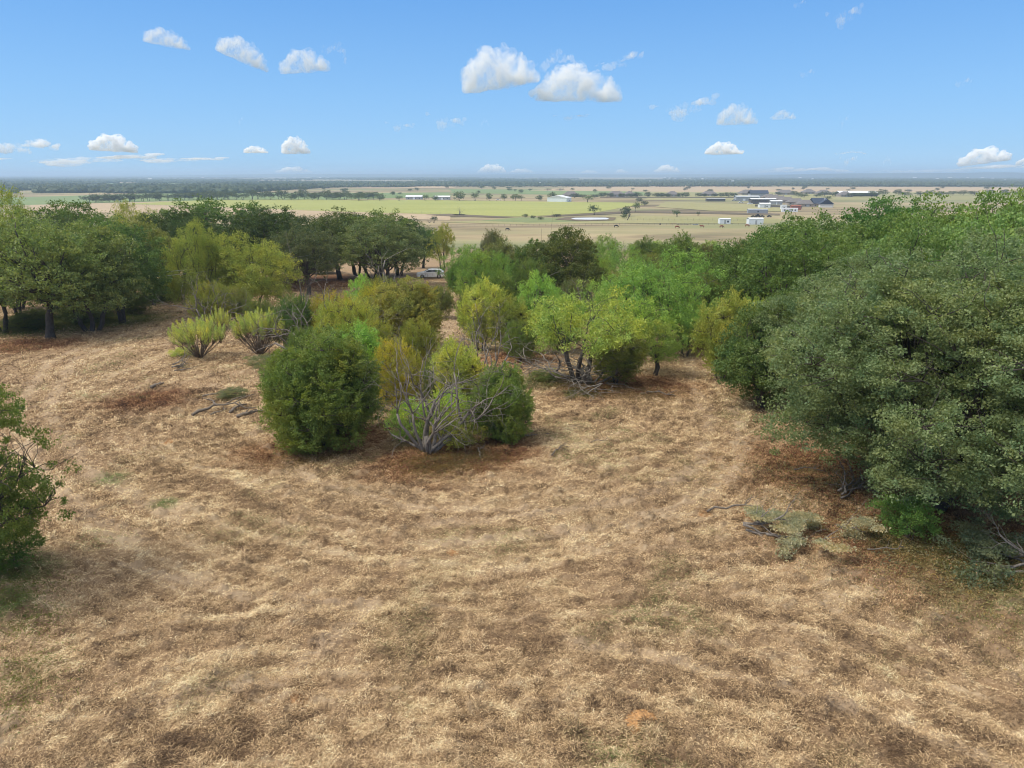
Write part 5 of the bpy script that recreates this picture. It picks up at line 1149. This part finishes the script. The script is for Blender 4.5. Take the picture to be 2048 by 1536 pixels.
def cloud_mesh(seed, wisp=False, dens=.0065):
    """a puffy closed shape 1000 m wide filled with vapour"""
    rg = np.random.default_rng(seed); L = []
    k = 9
    if not wisp:
        for i in range(k):
            x = (i+.5)/k-.5+rg.normal(0, .03); hgt = (1-(2*x)**2)*rg.uniform(.55, 1.1)
            L.append((x*.82, rg.normal(0, .08), .07+hgt*.09, .07+.11*hgt*rg.uniform(.7, 1.2)))
        for i in range(60):
            b = L[rg.integers(0, 9)]; u = rg.normal(size=3); u[2] = abs(u[2])*1.2; u /= np.linalg.norm(u)
            L.append((b[0]+u[0]*b[3]*1.0, b[1]+u[1]*b[3], b[2]+u[2]*b[3]*.95, b[3]*rg.uniform(.22, .45)))
    else:
        for i in range(26):
            x = rg.uniform(-.48, .48); L.append((x, rg.normal(0, .1), .06+.05*math.sin(x*7+seed)+rg.normal(0, .025), rg.uniform(.025, .05)*(1.2-2*abs(x))+.012))
    mb = MB()
    for x, y, z, r in L:
        mb.ellipsoid((x*1000, y*1000, z*1000), (r*1000*(1 if not wisp else 2.2), r*1000, r*1000*(1 if not wisp else .55)), 16, 10)
    me = remeshed(mb.v, mb.f, 9 if not wisp else 6, 'cloud', cloud_material(dens))
    P = np.empty(len(me.vertices)*3); me.vertices.foreach_get('co', P); P = P.reshape(-1, 3); Nn = np.empty_like(P).ravel(); me.vertices.foreach_get('normal', Nn); Nn = Nn.reshape(-1, 3)
    q = P/1000; am = 1 if not wisp else .7
    d = (vn3(q*9, 3)-.5)*70+(1-2*np.abs(vn3(q*22, 4)-.5)-.5)*40+(1-2*np.abs(vn3(q*50, 5)-.5)-.5)*20
    P += Nn*(d*am)[:, None]
    if not wisp: low = P[:, 2] < 30; P[low, 2] = 30-(30-P[low, 2])*.25
    me.vertices.foreach_set('co', P.ravel()); me.update(); return remeshed(None, None, 8 if not wisp else 6, 'cloud', me.materials[0], me)
cm = [cloud_mesh(s) for s in (1, 2, 3, 4)]; cw = [cloud_mesh(s, True, .0045) for s in (5, 6, 7)]
def thinner(me, mat):
    m = me.copy(); m.materials.clear(); m.materials.append(mat); return m
_far = cloud_material(.02); _farw = cloud_material(.005); cmf = [thinner(q, _far) for q in cm]; cwf = [thinner(q, _farw) for q in cw]
def cloud(px, py, w, h, label, wisp=False, tilt=0, i=None):
    d = ray(px, py+h*.45); el = math.atan2(d.z, math.hypot(d.x, d.y)); D = 12000.0 if el > .035 else 30000.0
    d = d/d.y; k = D; s = k*CP+0; c = (cm if not wisp else cw) if D < 20000 else (cmf if not wisp else cwf)
    me = c[(i if i is not None else int(px)) % len(c)]
    o = link('cloud', me, None, (d.x*k, k, CAM_H+d.z*k)); w *= .93; h *= .90; ww = w/FPX*(k/CP)*1.0
    o.scale = (ww/1000, ww*.7/1000, h/FPX*(k/CP)/(400 if not wisp else 160)); o.rotation_euler = (0, math.radians(tilt), math.atan2(-d.x, 1))
    tag(o, label, 'cloud')
for a in [(330, 78, 92, 34, 'small flat cloud farthest left of the high row of three', False, 8), (478, 103, 112, 46, 'elongated cloud in the middle of the high row on the left', False, 22), (612, 124, 105, 52, 'ragged cloud at the right of the high row on the left', False, -6), (668, 98, 48, 24, 'small wisp above the ragged cloud', True, 25),
          (998, 143, 172, 86, 'biggest billowing cloud near the middle of the sky', False, -8), (1155, 173, 195, 74, 'bright heaped cloud right beside the biggest cloud', False, 2), (1112, 122, 90, 30, 'thin veil trailing right of the biggest cloud', True, 0), (1470, 232, 88, 44, 'compact square cloud on the right half of the sky', False, 0), (1567, 231, 52, 20, 'small pointed cloud right of the compact cloud', False, 0),
          (1445, 298, 80, 27, 'low cloud beneath the compact cloud', False, 0), (228, 287, 94, 40, 'bright heaped cloud low on the left', False, 3), (590, 293, 62, 36, 'pointed small cloud low left of centre', False, 0), (510, 300, 52, 15, 'small flat cloud left of the pointed one', False, 0), (588, 342, 78, 19, 'cloud sitting on the horizon left of centre', False, 0),
          (985, 342, 76, 26, 'heaped cloud standing on the horizon at the centre', False, 0), (1042, 346, 66, 16, 'low cloud on the horizon touching the central heaped one', False, 0), (1178, 346, 50, 10, 'tiny low cloud on the horizon, left of its neighbour', False, 0), (1243, 345, 34, 12, 'small white puff on the horizon right of centre', False, 0), (1335, 339, 56, 17, 'domed cloud on the horizon below the lowest right cloud', False, 0),
          (1968, 312, 98, 38, 'bright tall cloud on the horizon at the right', False, -8), (2050, 324, 40, 14, 'cloud piece cut by the right edge', False, 0), (1686, 30, 64, 26, 'ragged wispy cloud near the top right', True, -5), (1597, 6, 24, 12, 'scrap of cloud touching the top edge', True, 0), (798, 251, 58, 13, 'flat wisp left of centre in mid sky', True, 5), (888, 240, 80, 22, 'tapering wisp in mid sky', True, 10),
          (968, 244, 18, 12, 'tiny puff right of the tapering wisp', True, 0), (480, 239, 15, 12, 'tiny puff alone in the left sky', True, 0), (1612, 145, 28, 13, 'tiny puff in the right sky', True, 0), (1365, 213, 130, 28, 'long thin cloud left of the compact cloud', True, -6), (1240, 120, 90, 20, 'faint streak right of the heaped clouds', True, -12), (1695, 319, 32, 13, 'tiny low puff, left of two on the right', True, 0), (1772, 321, 18, 13, 'tiny low puff, right of two on the right', True, 0),
          (1924, 163, 30, 14, 'faint puff near the right edge', True, 0), (1686, 240, 18, 18, 'faint scrap right of the pointed cloud', True, 0), (40, 288, 130, 26, 'broad veil at the left edge above the horizon', True, 3), (150, 318, 300, 14, 'long flat streak low on the left', True, -2), (330, 318, 220, 8, 'thin right end of the long flat streak', True, 0), (1550, 124 + 220, 260, 12, 'long thin streak just over the horizon on the right', True, -3), (450, 349, 240, 7, 'pale streak lying on the horizon at the left', True, 0), (1700, 305, 55, 5, 'thin line of cloud above the two tiny puffs', True, 0), (1900, 338, 280, 10, 'pale streak on the horizon below the tall right cloud', True, -2), (1140, 233, 70, 8, 'faint flat wisp below the bright heaped cloud', True, 0)]:
    cloud(*a)

# ------------------------------------------------------------------ haze
m, t, o = newmat('air_haze'); pv = N(t, 'ShaderNodeVolumePrincipled'); pv.inputs['Color'].default_value = (.58, .76, 1, 1)
pv.inputs['Density'].default_value = .00018; pv.inputs['Anisotropy'].default_value = .2
t.links.new(pv.outputs[0], o.inputs['Volume'])
hz = MB().box(-26000, 26000, -200, 24000, PLAIN-25, 62).build('haze', m); tag(hz, 'pale blue haze over the distant plain', 'haze', kind='stuff')
